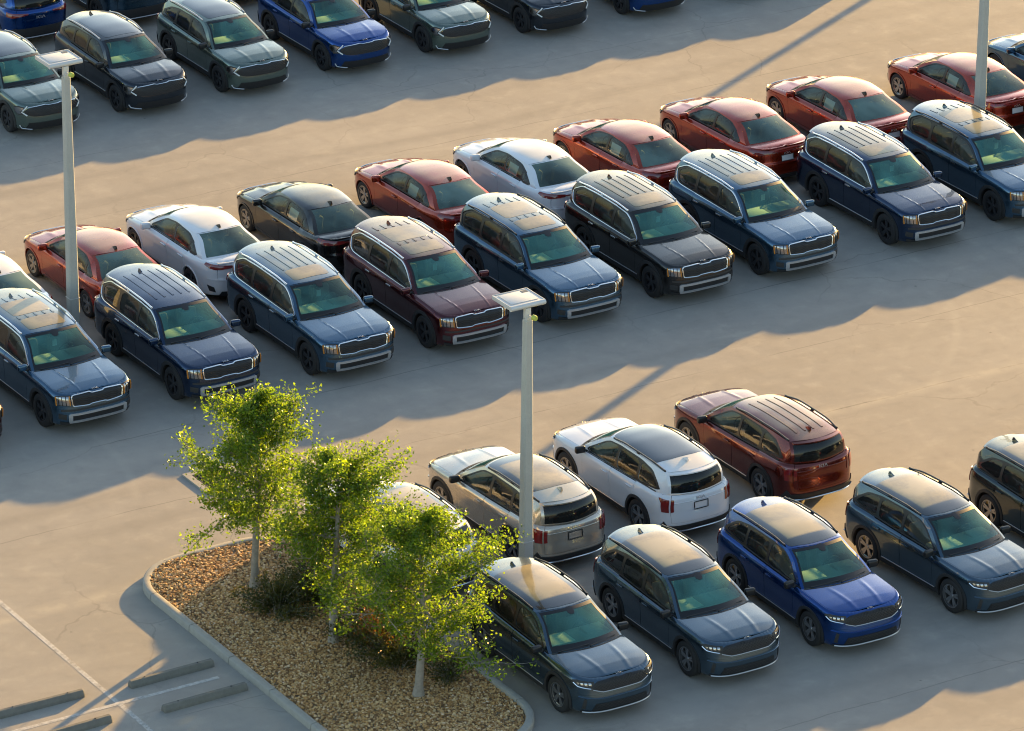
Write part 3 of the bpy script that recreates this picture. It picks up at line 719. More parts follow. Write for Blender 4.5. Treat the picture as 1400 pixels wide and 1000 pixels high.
def det_mid(c, S):
    fb = c.fb
    gp = chaikin([(-.68, 0.765), (-.62, 0.900), (-.15, 0.920), (0, 0.910), (.15, 0.920), (.62, 0.900), (.68, 0.765), (.46, 0.700), (-.46, 0.700)], 1, .2)
    g = c.patch('grille', S.front, gp, 'mesh', .006, .02)
    c.add('grille_mesh', honeycomb(S.front, -.66, .66, .70, .91, .075, .006, .012, gp), 'plastic', g, smooth=True)
    c.trim('grille_frame', S.front, [(-.66, 0.755), (-.46, 0.695), (.46, 0.695), (.66, 0.755)], .011, 'silver', g, .016)
    for pl in both([(.63, 0.780), (.62, 0.903), (.98, 0.935), (1.10, 0.920), (1.10, 0.885), (.94, 0.825), (.70, 0.775)]):
        sg = 1 if sum(a for a, _ in pl) > 0 else -1
        hl = c.patch('headlight', S.front, pl, 'hub', .010, .02)
        for t in (.68, .76, .84, .92): c.patch('lamp_cell', S.front, [(sg * t, 0.835), (sg * (t + .055), 0.845), (sg * (t + .055), 0.890), (sg * t, 0.885)][::sg], 'reflector', .016, .004, parent=hl, sp=.2)
        c.trim('daytime_lamp', S.front, [(sg * .70, 0.777), (sg * .96, 0.815), (sg * 1.06, 0.880)], .014, 'chrome', hl, .014)
    c.patch('air_intake', S.front, [(-.70, .30), (-.62, .455), (.62, .455), (.70, .30)], 'mesh', .008, .01, parent=fb)
    c.add('intake_mesh', honeycomb(S.front, -.6, .6, .32, .44, .09, .006, .012, [(-.68, .31), (-.62, .45), (.62, .45), (.68, .31)]), 'plastic', fb, smooth=True)
    for pl in both([(.84, .33), (.80, .54), (.86, .56), (.92, .34)]): c.patch('bumper_vent', S.front, pl, 'plastic', .008, .01, parent=fb)
    c.trim('bumper_crease', S.front, [(-.98, .60), (-.6, .57), (.6, .57), (.98, .60)], .016, 'paint', fb, .004, flat=.6)
    lo = [(t, S.zs(S.base(S.qf - abs(t))[0]) + .002) for t in np.linspace(-.95, .95, 20)] + [(.95, .29), (-.95, .29)]
    c.patch('bumper_cladding', S.front, lo, 'plastic', .012, .012, parent=fb)
    c.trim('chin_trim', S.front, [(-.90, .275), (.90, .275)], .016, 'silver', fb, .02)
    for pl in both([(.655, .77), (.655, 1.03), (.725, 1.04), (.725, .76)]): c.patch('taillight_bar', S.rear, pl, 'redlens', .012, .02, parent=c.tg)
    for pl in both([(.765, .76), (.765, 1.04), (.90, 1.06), (1.02, 1.08), (.95, .97), (.93, .77)]): c.patch('taillight', S.rear, pl, 'redlens', .012, .02)
    rb = [(t, .29) for t in np.linspace(-1.05, 1.05, 20)] + [(1.05, .40), (.9, .56), (.82, .46), (-.82, .46), (-.9, .56), (-1.05, .40)]
    k = c.patch('rear_bumper', S.rear, rb, 'plastic', .014, .02)
    c.trim('rear_skid_trim', S.rear, [(-.86, .40), (-.78, .335), (.78, .335), (.86, .40)], .018, 'chrome', k, .026)
    c.patch('number_plate', S.rear, [(-.165, .76), (-.165, .91), (.165, .91), (.165, .76)], 'paint', .004, .005, parent=c.tg, opt='plate')
    c.trim('plate_frame', S.rear, [(-.17, .755), (-.17, .915), (.17, .915), (.17, .755)], .011, 'black', c.tg, .014, True, opt='plate')
    c.emblem(S.rear, 0, 1.0, .22, .06, -1, c.tg, .010)
    c.trim('tailgate_crease', S.rear, [(-.70, .955), (.70, .955)], .008, 'paint', c.tg, .0)
MID = dict(wb=2.815, tyre=.372, archR=.435, wheely=.832, rim=.248, spokes=(5, (-.17, .17), .024), xcf=1.62, xcr=-1.80, nf=3.2, nr=3.2, rv=.095, rh=.065,
    xf=[(.2, 2.20), (.28, 2.31), (.42, 2.34), (.56, 2.345), (.66, 2.325), (.86, 2.28), (.93, 2.24), (1.0, 2.18)], xf_max=2.345,
    xr=[(.2, -2.28), (.30, -2.40), (.46, -2.465), (.6, -2.45), (.76, -2.42), (1.0, -2.40), (1.15, -2.37)], xr_min=-2.465,
    Y=[(.2, .86), (.30, .91), (.46, .928), (.62, .932), (.76, .944), (.88, .95), (.96, .938), (1.15, .91)],
    ztop=[(-2.46, 1.10), (-2.2, 1.125), (-1.5, 1.11), (-.5, 1.075), (.3, 1.055), (.95, 1.035), (1.5, 1.018), (1.9, .995), (2.15, .97), (2.34, .94)],
    zs=[(-2.46, .30), (-2.1, .27), (-1.8, .23), (1.8, .23), (2.1, .24), (2.34, .25)], crown=.055, ridge=((.34, .008, .05),), ridgeconv=.10, bulge=.02, tuck=.03,
    yr=[(.4, .61), (0, .655), (-.6, .69), (-1.5, .68), (-2.0, .645), (-2.4, .61)],
    zr=[(.4, 1.505), (.02, 1.555), (-.6, 1.60), (-1.4, 1.59), (-2.0, 1.545), (-2.4, 1.50)],
    zc=[(.4, 1.56), (.15, 1.605), (-.2, 1.645), (-.7, 1.668), (-1.5, 1.655), (-2.0, 1.605), (-2.4, 1.55)],
    M0=1.17, M1=.26, A0=.95, A1=.12, R0=-2.37, R1=-2.21, D0=-2.20, D1=-2.02, abow=.04, dbow=.03, dout=.05,
    rglass=[(-.92, .05), (.92, .05), (.90, .93), (-.90, .93)], doors=(.78, -.30, -1.22), doorz=.38, tail=(.74, .52), bumpz=.645, bumps=1.03,
    wins=[[(.76, .07), (.11, .84), (-.34, .89), (-.34, .04)], [(-.42, .04), (-.42, .89), (-1.16, .86), (-1.16, .05)], [(-1.24, .06), (-1.24, .85), (-1.60, .74), (-1.86, .40), (-1.93, .22)]],
    dlo=[(.86, .01), (.12, .90), (-.4, .95), (-1.2, .93), (-1.64, .82), (-1.92, .46), (-2.06, .16), (-1.3, .0)],
    handles=((-.12, .925), (-1.06, .955)), rail=(-.02, -1.98, .030, .022), railin=.02, spoiler=(.11, .025), clad=.36, sillchrome=True,
    flare=(.05, 'plastic'), mirror=(.72, 1.07), seat1=-.12, seat2=(-1.0,), fin=-1.80, belt_end=-1.9, detail=det_mid, backglass='tintback',
    emb_front=lambda S: (S.hood2f, 0, 0, .14, .04, 1),
    roofpanels=[('panoramic_roof', [(.20, -.20), (.20, .20), (.09, .585), (-.58, .635), (-1.60, .62), (-1.66, .3), (-1.66, -.3), (-1.60, -.62), (-.58, -.635), (.09, -.585)], 'panoglass', .004, 'pano')],
    ribs=[(-.05, -1.85, (-.33, -.11, .11, .33), .011, .020, 'none')])
def det_small(c, S):
    fb = c.fb
    gp = chaikin([(-.70, .63), (-.83, .72), (-.68, .835), (-.2, .855), (.2, .855), (.68, .835), (.83, .72), (.70, .63), (.5, .60), (-.5, .60)], 1, .2)
    g = c.patch('grille', S.front, gp, 'mesh', .006, .02)
    c.add('grille_mesh', honeycomb(S.front, -.8, .8, .61, .84, .085, .006, .012, gp), 'plastic', g, smooth=True)
    c.trim('grille_frame', S.front, [(-.68, .84), (-.22, .862), (-.14, .848), (.14, .848), (.22, .862), (.68, .84)], .013, 'chrome', g, .018)
    for pl in both([(.87, .72), (.74, .835), (.95, .875), (1.10, .85), (1.12, .72), (1.0, .63), (.82, .66)]):
        sg = 1 if sum(a for a, _ in pl) > 0 else -1
        hl = c.patch('headlight', S.front, pl, 'hub', .008, .02)
        c.patch('lamp_reflector', S.front, shrink(pl, .03), 'reflector', .014, .004, parent=hl)
        c.trim('daytime_lamp', S.front, [(sg * .70, .865), (sg * .875, .725), (sg * .74, .635)], .017, 'white', hl, .018)
    c.patch('air_intake', S.front, [(-.80, .28), (-.70, .44), (.70, .44), (.80, .28)], 'mesh', .010, .01, parent=fb)
    lo = [(t, S.zs(S.base(S.qf - abs(t))[0]) + .002) for t in np.linspace(-.95, .95, 20)] + [(.95, .29), (-.95, .29)]
    c.patch('bumper_cladding', S.front, lo, 'plastic', .012, .012, parent=fb)
    for sg in (1, -1): c.trim('bumper_accent', S.front, [(sg * .62, .27), (sg * .90, .29), (sg * .96, .36)], .014, 'silver', fb, .02)
    for pl in both([(.36, .965), (.36, 1.0), (.80, 1.02), (1.0, 1.05), (.98, .93), (.80, .90)]): c.patch('taillight', S.rear, pl, 'redlens', .012, .02)
    rb = [(t, .29) for t in np.linspace(-1.05, 1.05, 20)] + [(1.05, .50), (.8, .60), (-.8, .60), (-1.05, .50)]
    k = c.patch('rear_bumper', S.rear, rb, 'plastic', .014, .02)
    c.trim('rear_skid_trim', S.rear, [(-.78, .34), (.78, .34)], .016, 'silver', k, .026)
    c.emblem(S.rear, 0, .87, .26, .075, -1, c.tg, .012)
SMALL = dict(MID, wb=2.755, tyre=.360, archR=.425, wheely=.815, rim=.24, spokes=(5, (-.2, .2), .02), nf=2.9,
    xf=[(.2, 2.14), (.28, 2.24), (.42, 2.27), (.56, 2.28), (.66, 2.27), (.84, 2.22), (.9, 2.18), (1.0, 2.10)], xf_max=2.28,
    xr=[(.2, -2.20), (.30, -2.33), (.5, -2.38), (.7, -2.37), (.95, -2.36), (1.15, -2.28)], xr_min=-2.38,
    Y=[(.2, .85), (.30, .90), (.46, .912), (.62, .915), (.76, .928), (.88, .932), (.96, .92), (1.15, .89)], xcf=1.58, xcr=-1.74,
    ztop=[(-2.38, 1.07), (-2.1, 1.10), (-1.4, 1.085), (-.5, 1.05), (.3, 1.03), (.95, 1.01), (1.5, .99), (1.9, .962), (2.1, .935), (2.28, .905)],
    yr=[(.4, .60), (0, .64), (-.6, .675), (-1.4, .66), (-1.9, .625), (-2.3, .59)],
    zr=[(.4, 1.43), (.02, 1.478), (-.6, 1.52), (-1.3, 1.505), (-1.9, 1.445), (-2.3, 1.39)],
    zc=[(.4, 1.49), (.15, 1.535), (-.2, 1.57), (-.7, 1.59), (-1.4, 1.575), (-1.9, 1.52), (-2.3, 1.46)],
    R0=-2.27, R1=-2.05, D0=-2.12, D1=-1.88, doors=(.76, -.30, -1.19), doorz=.40, tail=(.72, .62), bumpz=.585,
    wins=[[(.70, .07), (.06, .84), (-.34, .89), (-.34, .04)], [(-.42, .04), (-.42, .89), (-1.10, .86), (-1.10, .06)], [(-1.18, .07), (-1.18, .85), (-1.52, .74), (-1.80, .42)]],
    dlo=[(.80, .01), (.06, .90), (-.4, .95), (-1.15, .93), (-1.56, .82), (-1.94, .40), (-1.4, .03)],
    handles=((-.12, .90), (-1.02, .93)), rail=(.02, -1.80, .03, .020), clad=.38, flare=(.06, 'plastic'), mirror=(.70, 1.04), fin=-1.66, belt_end=-1.75, detail=det_small,
    roofpanels=[('panoramic_roof', [(.10, -.48), (.10, .48), (-.5, .53), (-1.40, .52), (-1.44, -.52), (-.5, -.53)], 'roofglass', .004, 'pano')], ribs=[])
def det_sedan(c, S):
    fb = c.fb
    gp = chaikin([(-.50, .60), (-.56, .67), (-.3, .70), (.3, .70), (.56, .67), (.50, .60)], 1, .2)
    g = c.patch('grille', S.front, gp, 'mesh', .006, .02); c.trim('grille_frame', S.front, gp, .010, 'chrome', g, .014, True)
    for pl in both([(.60, .60), (.58, .70), (.86, .745), (1.12, .76), (1.05, .66), (.86, .615)]):
        hl = c.patch('headlight', S.front, pl, 'hub', .010, .02); c.patch('lamp_reflector', S.front, shrink(pl, .016), 'reflector', .014, .004, parent=hl)
    c.patch('air_intake', S.front, [(-.62, .24), (-.52, .46), (.52, .46), (.62, .24)], 'mesh', .010, .01, parent=fb)
    for pl in both([(.74, .26), (.72, .42), (.88, .46), (.90, .28)]): c.patch('bumper_vent', S.front, pl, 'plastic', .008, .01, parent=fb)
    for pl in both([(.34, .90), (.34, .955), (.74, .985), (1.02, 1.0), (1.06, .955), (.90, .90), (.72, .875)]): c.patch('taillight', S.rear, pl, 'redlens', .014, .02)
    c.trim('light_bar', S.rear, [(-.34, .928), (.34, .928)], .014, 'redlens', c.tg, .008)
    k = c.patch('rear_bumper', S.rear, [(-.98, .62), (-.98, .655), (.98, .655), (.98, .62)], 'paint', .004, .006)
    c.patch('rear_diffuser', S.rear, [(-.70, .215), (-.62, .36), (.62, .36), (.70, .215)], 'plastic', .012, .012, parent=k)
    for pl in both([(.76, .34), (.80, .46), (.98, .50), (.92, .36)]): c.patch('bumper_vent', S.rear, pl, 'plastic', .008, .01, parent=k)
    c.patch('number_plate', S.rear, [(-.165, .69), (-.165, .83), (.165, .83), (.165, .69)], 'white', .006, .008, parent=c.tg)
    c.trim('plate_frame', S.rear, [(-.17, .685), (-.17, .835), (.17, .835), (.17, .685)], .009, 'black', c.tg, .010, True)
    c.emblem(S.rear, 0, .875, .18, .05, -1, c.tg, .010)
    V = []; ys = np.linspace(-.64, .64, 17)
    for y in ys:
        x = S.p['xr_min'] + .115 + .05 * (y / .64) ** 4; z = S.hood(x, y).z
        V += [(x + .16, y, z + .001), (x - .0, y, z + .022), (x - .012, y, z + .004), (x + .05, y, z - .02)]
    F = [(4 * i + j, 4 * i + (j + 1) % 4, 4 * i + 4 + (j + 1) % 4, 4 * i + 4 + j) for i in range(16) for j in range(4)] + [(3, 2, 1, 0), tuple(64 + j for j in range(4))]
    c.add('trunk_spoiler', MB().add(V, F), 'paint', None, smooth=True)
    ln = MB()
    for sg in (1,):
        pass
SEDAN = dict(scale=(1.06, 1.035, 1.03), wb=2.70, tyre=.325, archR=.375, wheely=.785, rim=.222, spokes=(5, (-.2, .2), .02), xcf=1.50, xcr=-1.65, nf=2.7, nr=2.9, rv=.13, rh=.09,
    xf=[(.18, 2.08), (.26, 2.19), (.40, 2.235), (.55, 2.24), (.66, 2.22), (.74, 2.17), (.8, 2.1)], xf_max=2.24,
    xr=[(.18, -2.22), (.26, -2.35), (.42, -2.40), (.62, -2.40), (.70, -2.37), (.95, -2.34), (1.05, -2.33), (1.1, -2.31)], xr_min=-2.40,
    Y=[(.18, .82), (.28, .868), (.44, .882), (.60, .89), (.72, .90), (.82, .90), (.92, .88), (1.05, .85)],
    ztop=[(-2.40, 1.005), (-2.2, 1.02), (-1.7, .995), (-1.0, .965), (0, .945), (.7, .925), (1.1, .90), (1.5, .86), (1.9, .80), (2.1, .755), (2.24, .71)],
    zs=[(-2.4, .27), (-2.1, .24), (-1.7, .19), (1.7, .19), (2.0, .20), (2.24, .22)], crown=.06, rcrown=.035, ridge=((.34, .012, .08),), bulge=.02, tuck=.04,
    yr=[(.4, .535), (0, .585), (-.5, .615), (-1.0, .595), (-1.4, .56)],
    zr=[(.4, 1.29), (.05, 1.342), (-.4, 1.37), (-.9, 1.35), (-1.3, 1.295)],
    zc=[(.4, 1.345), (.16, 1.385), (-.2, 1.42), (-.5, 1.43), (-.9, 1.418), (-1.2, 1.385), (-1.4, 1.345)],
    M0=1.12, M1=.37, A0=.92, A1=.23, R0=-1.95, R1=-1.22, D0=-1.79, D1=-1.08, abow=.04, dbow=.035, dout=.0,
    rglass=[(-.88, .04), (.88, .04), (.88, .96), (-.88, .96)], doors=(.84, -.24, -1.08), doorz=.30, tail=(.70, .665), bumpz=.52, bumps=.98,
    wins=[[(.73, .08), (.24, .80), (-.29, .91), (-.29, .06)], [(-.37, .06), (-.37, .91), (-.86, .85), (-1.04, .66), (-1.04, .08)], [(-1.10, .11), (-1.10, .58), (-1.40, .18)]],
    dlo=[(.82, .015), (.25, .88), (-.32, .97), (-.90, .91), (-1.18, .66), (-1.54, .11), (-1.42, .02)],
    handles=((-.10, .80), (-.94, .83)), clad=None, flare=(.016, 'paint'), mirror=(.66, .95), seat1=-.10, seat2=(-.76,), fin=-1.08, belt_end=-1.42, rhr=.05, finmat='black', detail=det_sedan,
    rearglass='side', backglass='back', sticker=[(-.46, .98), (-.46, 1.23), (-.84, 1.22), (-.84, .98)])
M['back'] = glass('rear_sedan_glass', (.46, .58, .50), .03, .28, (.28, .42, .36))
def hood2f(S):
    def f(a, b):                 # small chart on the hood's leading edge for the emblem
        x = S.p['xf_max'] - .16 - b
        return S.hood(x, a)
    return f
for nm in ('T', 'F', 'P', 'S'): pass
Shape.hood2f = property(lambda S: hood2f(S))
CARS = {k: Car(k, p) for k, p in (('big_suv', BIG), ('mid_suv', MID), ('small_suv', SMALL), ('sedan', SEDAN))}
# ------------------------------------------------------------------ the lot: ground, markings, kerbs
def rf_nodes(nt):
    geo = N(nt, 'NewGeometry'); out = []
    for v in (RW, FW):
        d = N(nt, 'VectorMath', operation='DOT_PRODUCT'); d.inputs[1].default_value = v; nt.links.new(geo.outputs['Position'], d.inputs[0]); out.append(d.outputs['Value'])
    c = N(nt, 'CombineXYZ'); nt.links.new(out[0], c.inputs[0]); nt.links.new(out[1], c.inputs[1])
    return out[0], out[1], c.outputs[0]
def noise(nt, vec, scale, detail=5, rough=.55, stretch=None, dist=0.):
    if stretch:
        mp = N(nt, 'Mapping'); mp.inputs['Scale'].default_value = stretch; nt.links.new(vec, mp.inputs[0]); vec = mp.outputs[0]
    n = N(nt, 'TexNoise'); n.inputs['Scale'].default_value = scale; n.inputs['Detail'].default_value = detail
    n.inputs['Roughness'].default_value = rough; n.inputs['Distortion'].default_value = dist
    nt.links.new(vec, n.inputs['Vector']); return n.outputs['Fac']
def mrange(nt, v, a, b, c, d):
    m = N(nt, 'MapRange'); nt.links.new(v, m.inputs[0])
    for i, x in enumerate((a, b, c, d)): m.inputs[i + 1].default_value = x
    return m.outputs[0]
def math2(nt, op, a, b):
    m = N(nt, 'Math', operation=op)
    for i, x in enumerate((a, b)):
        if isinstance(x, (int, float)): m.inputs[i].default_value = x
        else: nt.links.new(x, m.inputs[i])
    return m.outputs[0]
def mixc(nt, f, a, b, mode='MIX'):
    m = N(nt, 'MixRGB'); m.blend_type = mode
    for i, x in enumerate((f, a, b)):
        if isinstance(x, (int, float)): m.inputs[i].default_value = x
        elif isinstance(x, tuple): m.inputs[i].default_value = (*x, 1)
        else: nt.links.new(x, m.inputs[i])
    return m.outputs[0]
def asphalt():
    m, nt, b = mat('weathered_pavement'); r, f, v = rf_nodes(nt)
    big = noise(nt, v, .16, 4, .6); streak = noise(nt, v, 1.0, 5, .6, (.10, .9, 1), .4); mid = noise(nt, v, 1.7, 6, .62); fine = noise(nt, v, 55, 3, .7)
    c = mixc(nt, mrange(nt, big, .3, .7, 0, 1), (.282, .257, .224), (.365, .333, .288))
    c = mixc(nt, mrange(nt, streak, .35, .68, 0, .55), c, (.29, .27, .245))
    c = mixc(nt, mrange(nt, mid, .50, .76, 0, .38), c, (.20, .19, .175))
    c = mixc(nt, mrange(nt, mid, .46, .22, 0, .40), c, (.48, .43, .36))
    c = mixc(nt, .55, c, mixc(nt, fine, (.32, .32, .32), (.72, .72, .72)), 'OVERLAY')
    # oil drips
    vo = N(nt, 'TexVoronoi'); vo.inputs['Scale'].default_value = .8; nt.links.new(v, vo.inputs['Vector'])
    c = mixc(nt, mrange(nt, vo.outputs['Distance'], .035, .015, 0, .55), c, (.09, .085, .08))
    # crazing cracks in patches, dark rubber lanes where cars drive
    wv = N(nt, 'VectorMath', operation='ADD'); nz = N(nt, 'TexNoise'); nz.inputs['Scale'].default_value = .9; nz.inputs['Detail'].default_value = 6; nt.links.new(v, nz.inputs['Vector']); nt.links.new(v, wv.inputs[0]); nt.links.new(nz.outputs['Color'], wv.inputs[1])
    cv = N(nt, 'TexVoronoi'); cv.feature = 'DISTANCE_TO_EDGE'; cv.inputs['Scale'].default_value = .30; nt.links.new(wv.outputs[0], cv.inputs['Vector'])
    c = mixc(nt, math2(nt, 'MULTIPLY', mrange(nt, cv.outputs['Distance'], .008, .002, 0, .30), mrange(nt, noise(nt, v, .22, 3), .46, .60, 0, 1)), c, (.13, .12, .11))
    for x in (-87.2, -88.9, -104.2, -105.9, -71.6, -73.2):
        d = math2(nt, 'ABSOLUTE', math2(nt, 'SUBTRACT', math2(nt, 'ADD', f, math2(nt, 'MULTIPLY', math2(nt, 'SUBTRACT', noise(nt, v, .10, 2), .5), 2.2)), x), 0)
        c = mixc(nt, math2(nt, 'MULTIPLY', mrange(nt, d, .42, .05, 0, .34), mrange(nt, streak, .35, .6, .2, 1)), c, (.20, .187, .168))
    pt = noise(nt, v, .5, 7, .7, (.5, 1, 1)); c = mixc(nt, mrange(nt, pt, .60, .68, 0, .30), c, (.48, .43, .35))
    # construction joints across the lot
    wob = math2(nt, 'MULTIPLY', math2(nt, 'SUBTRACT', noise(nt, v, .7, 4), .5), .22)
    fj = math2(nt, 'ADD', f, wob); brk = mrange(nt, noise(nt, v, .35, 3), .40, .55, 0, 1)
    for x, wd, st in ((-84.58, .028, .8), (-91.3, .024, .7), (-87.9, .018, .5), (-103.4, .020, .5), (-107.2, .018, .45), (-79.0, .016, .4), (-72.5, .020, .5)):
        d = math2(nt, 'ABSOLUTE', math2(nt, 'SUBTRACT', fj, x), 0)
        c = mixc(nt, math2(nt, 'MULTIPLY', mrange(nt, d, wd, wd * .3, 0, st), brk), c, (.13, .12, .11))
        if x == -84.58:   # sand washed along the joint
            c = mixc(nt, math2(nt, 'MULTIPLY', mrange(nt, d, .34, .02, 0, .55), mrange(nt, mid, .4, .6, 0, 1)), c, (.50, .44, .35))
    # curved tyre scuffs
    for (cr, cf, rad, mk) in ((58.0, -92.5, 9.4, .5), (58.2, -92.5, 11.0, .5), (36.5, -92.0, 9.2, .55), (47.0, -97.0, 12.2, .5), (70, -80, 9, .5), (60, -110, 8.2, .5)):
        dx = math2(nt, 'SUBTRACT', r, cr); dy = math2(nt, 'SUBTRACT', fj, cf)
        dd = math2(nt, 'SQRT', math2(nt, 'ADD', math2(nt, 'MULTIPLY', dx, dx), math2(nt, 'MULTIPLY', dy, dy)), 0)
        e = math2(nt, 'ABSOLUTE', math2(nt, 'SUBTRACT', dd, rad), 0)
        c = mixc(nt, math2(nt, 'MULTIPLY', mrange(nt, e, .14, .03, 0, .17), mrange(nt, big, .46, .58, 0, 1)), c, (.46, .42, .35))
    nt.links.new(c, b.inputs['Base Color']); b.inputs['Roughness'].default_value = .88; b.inputs['Specular IOR Level'].default_value = .35
    bp = N(nt, 'Bump'); bp.inputs['Strength'].default_value = .35; bp.inputs['Distance'].default_value = .012
    nt.links.new(math2(nt, 'ADD', math2(nt, 'MULTIPLY', fine, .6), math2(nt, 'MULTIPLY', mid, 1.2)), bp.inputs['Height']); nt.links.new(bp.outputs[0], b.inputs['Normal'])
    return m
M['asphalt'] = asphalt()
n = 40; V = [(-900 + 1800 * i / n, -900 + 1800 * j / n, 0) for j in range(n + 1) for i in range(n + 1)]
Fq = [(j * (n + 1) + i, j * (n + 1) + i + 1, (j + 1) * (n + 1) + i + 1, (j + 1) * (n + 1) + i) for j in range(n) for i in range(n)]
tag(link('pavement', MB().add(V, Fq).mesh('pavement', M['asphalt'], False)), 'weathered tan concrete pavement of the car lot', None, None, 'structure')
def worn_paint():
    m = bpy.data.materials.new('worn_white_paint'); m.use_nodes = True; nt = m.node_tree; b = nt.nodes['Principled BSDF']; out = nt.nodes['Material Output']
    r, f, v = rf_nodes(nt); n1 = noise(nt, v, 9, 8, .7); n2 = noise(nt, v, 1.2, 3)
    b.inputs['Base Color'].default_value = (.62, .60, .56, 1); b.inputs['Roughness'].default_value = .8
    tr = N(nt, 'BsdfTransparent'); mx = N(nt, 'MixShader')
    fac = math2(nt, 'ADD', mrange(nt, n1, .40, .74, .12, .62), mrange(nt, n2, .45, .75, 0, .35))
    nt.links.new(fac, mx.inputs[0]); nt.links.new(b.outputs[0], mx.inputs[1]); nt.links.new(tr.outputs[0], mx.inputs[2]); nt.links.new(mx.outputs[0], out.inputs[0])
    return m
M['line'] = worn_paint()
def strip(r0, f0, r1, f1, wd, z=.004):
    a, b_ = RF(r0, f0, z), RF(r1, f1, z); d = (b_ - a).normalized(); s_ = Vector((-d.y, d.x, 0)) * wd / 2
    return MB().add([a - s_, b_ - s_, b_ + s_, a + s_], [(0, 1, 2, 3)])
for a in ((40.22, -93.2, 40.22, -74.0, .105), (37.3, -80.10, 42.45, -80.10, .105, .0055), (34.6, -80.1, 37.2, -80.1, .105)):
    o = link('parking_line', strip(*a).mesh('parking_line', M['line'])); tag(o, kind='structure')
# ---- kerb round the planting island
def concrete(name, a, b, sc_=6.):
    m, nt, bs = mat(name); tc = N(nt, 'TexCoord'); n1 = noise(nt, tc.outputs['Object'], sc_, 8, .65); n2 = noise(nt, tc.outputs['Object'], sc_ * 12, 4, .7)
    c = mixc(nt, n1, a, b); c = mixc(nt, mrange(nt, n2, .55, .75, 0, .4), c, tuple(x * .55 for x in a)); nt.links.new(c, bs.inputs['Base Color'])
    bs.inputs['Roughness'].default_value = .85
    bp = N(nt, 'Bump'); bp.inputs['Strength'].default_value = .4; bp.inputs['Distance'].default_value = .01; nt.links.new(n2, bp.inputs['Height']); nt.links.new(bp.outputs[0], bs.inputs['Normal'])
    return m
M['kerb'] = concrete('kerb_concrete', (.26, .25, .225), (.42, .395, .34)); M['stop'] = concrete('wheel_stop_concrete', (.115, .11, .098), (.23, .22, .19), 9.)
M['pole'] = concrete('pole_concrete', (.40, .39, .355), (.54, .53, .475), 3.)
def roundrect(r0, r1, f0, f1, rad, n=14):
    P = []
    for (cr, cf, a0) in ((r1 - rad, f1 - rad, 0), (r0 + rad, f1 - rad, 90), (r0 + rad, f0 + rad, 180), (r1 - rad, f0 + rad, 270)):
        for i in range(n + 1):
            a = R(a0 + 90 * i / n); P.append((cr + rad * math.cos(a), cf + rad * math.sin(a)))
    return P
IS = (42.90, 47.06, -85.30, -74.55)
loop = resample(roundrect(IS[0] + .085, IS[1] - .085, IS[2] + .085, IS[3] - .085, 1.35), .10)
cum = [0.]
for i in range(len(loop)): cum.append(cum[-1] + math.dist(loop[i], loop[(i + 1) % len(loop)]))
kerb = link('kerb', None); tag(kerb, 'pale concrete kerb ringing the gravel planting island', None, None, 'structure')
PROF = [(-.085, .0), (-.082, .115), (-.070, .14), (-.052, .15), (.055, .152), (.078, .142), (.085, .125), (.085, .02)]
def at(s_):
    s_ %= cum[-1]; i = max(0, min(len(loop) - 1, int(np.searchsorted(cum, s_, 'right') - 1))); t = (s_ - cum[i]) / max(1e-6, cum[i + 1] - cum[i]); a, b_ = loop[i], loop[(i + 1) % len(loop)]
    return Vector((a[0] + (b_[0] - a[0]) * t, a[1] + (b_[1] - a[1]) * t))
nseg = 16; sl_ = cum[-1] / nseg; rnd = random.Random(4)
for k in range(nseg):
    s0, s1 = k * sl_ + .010, (k + 1) * sl_ - .010; V = []; m_ = 16; dz = rnd.uniform(-.005, .005); cen = None
    for i in range(m_ + 1):
        q = s0 + (s1 - s0) * i / m_; p_ = at(q); d = (at(q + .05) - at(q - .05)).normalized(); nn = Vector((d.y, -d.x))   # outward for ccw loop
        for (o_, z) in PROF:
            u = p_ - nn * o_ * -1 * -1 if 0 else p_ + nn * -o_
            V.append(RF(u.x, u.y, z + (dz if z > .05 else 0)))
    np_ = len(PROF); F = [(i * np_ + j, i * np_ + j + 1, (i + 1) * np_ + j + 1, (i + 1) * np_ + j) for i in range(m_) for j in range(np_ - 1)]
    F += [tuple(range(np_)), tuple(m_ * np_ + j for j in range(np_))[::-1]]
    bm = bmesh.new(); vs = [bm.verts.new(v) for v in V]
    for f_ in F: bm.faces.new([vs[j] for j in f_])
    bmesh.ops.recalc_face_normals(bm, faces=bm.faces); me = bpy.data.meshes.new('kerb_stone'); bm.to_mesh(me); bm.free(); me.materials.append(M['kerb'])
    me.polygons.foreach_set('use_smooth', [True] * len(me.polygons)); me.set_sharp_from_angle(angle=R(40)); link('kerb_stone', me, kerb)
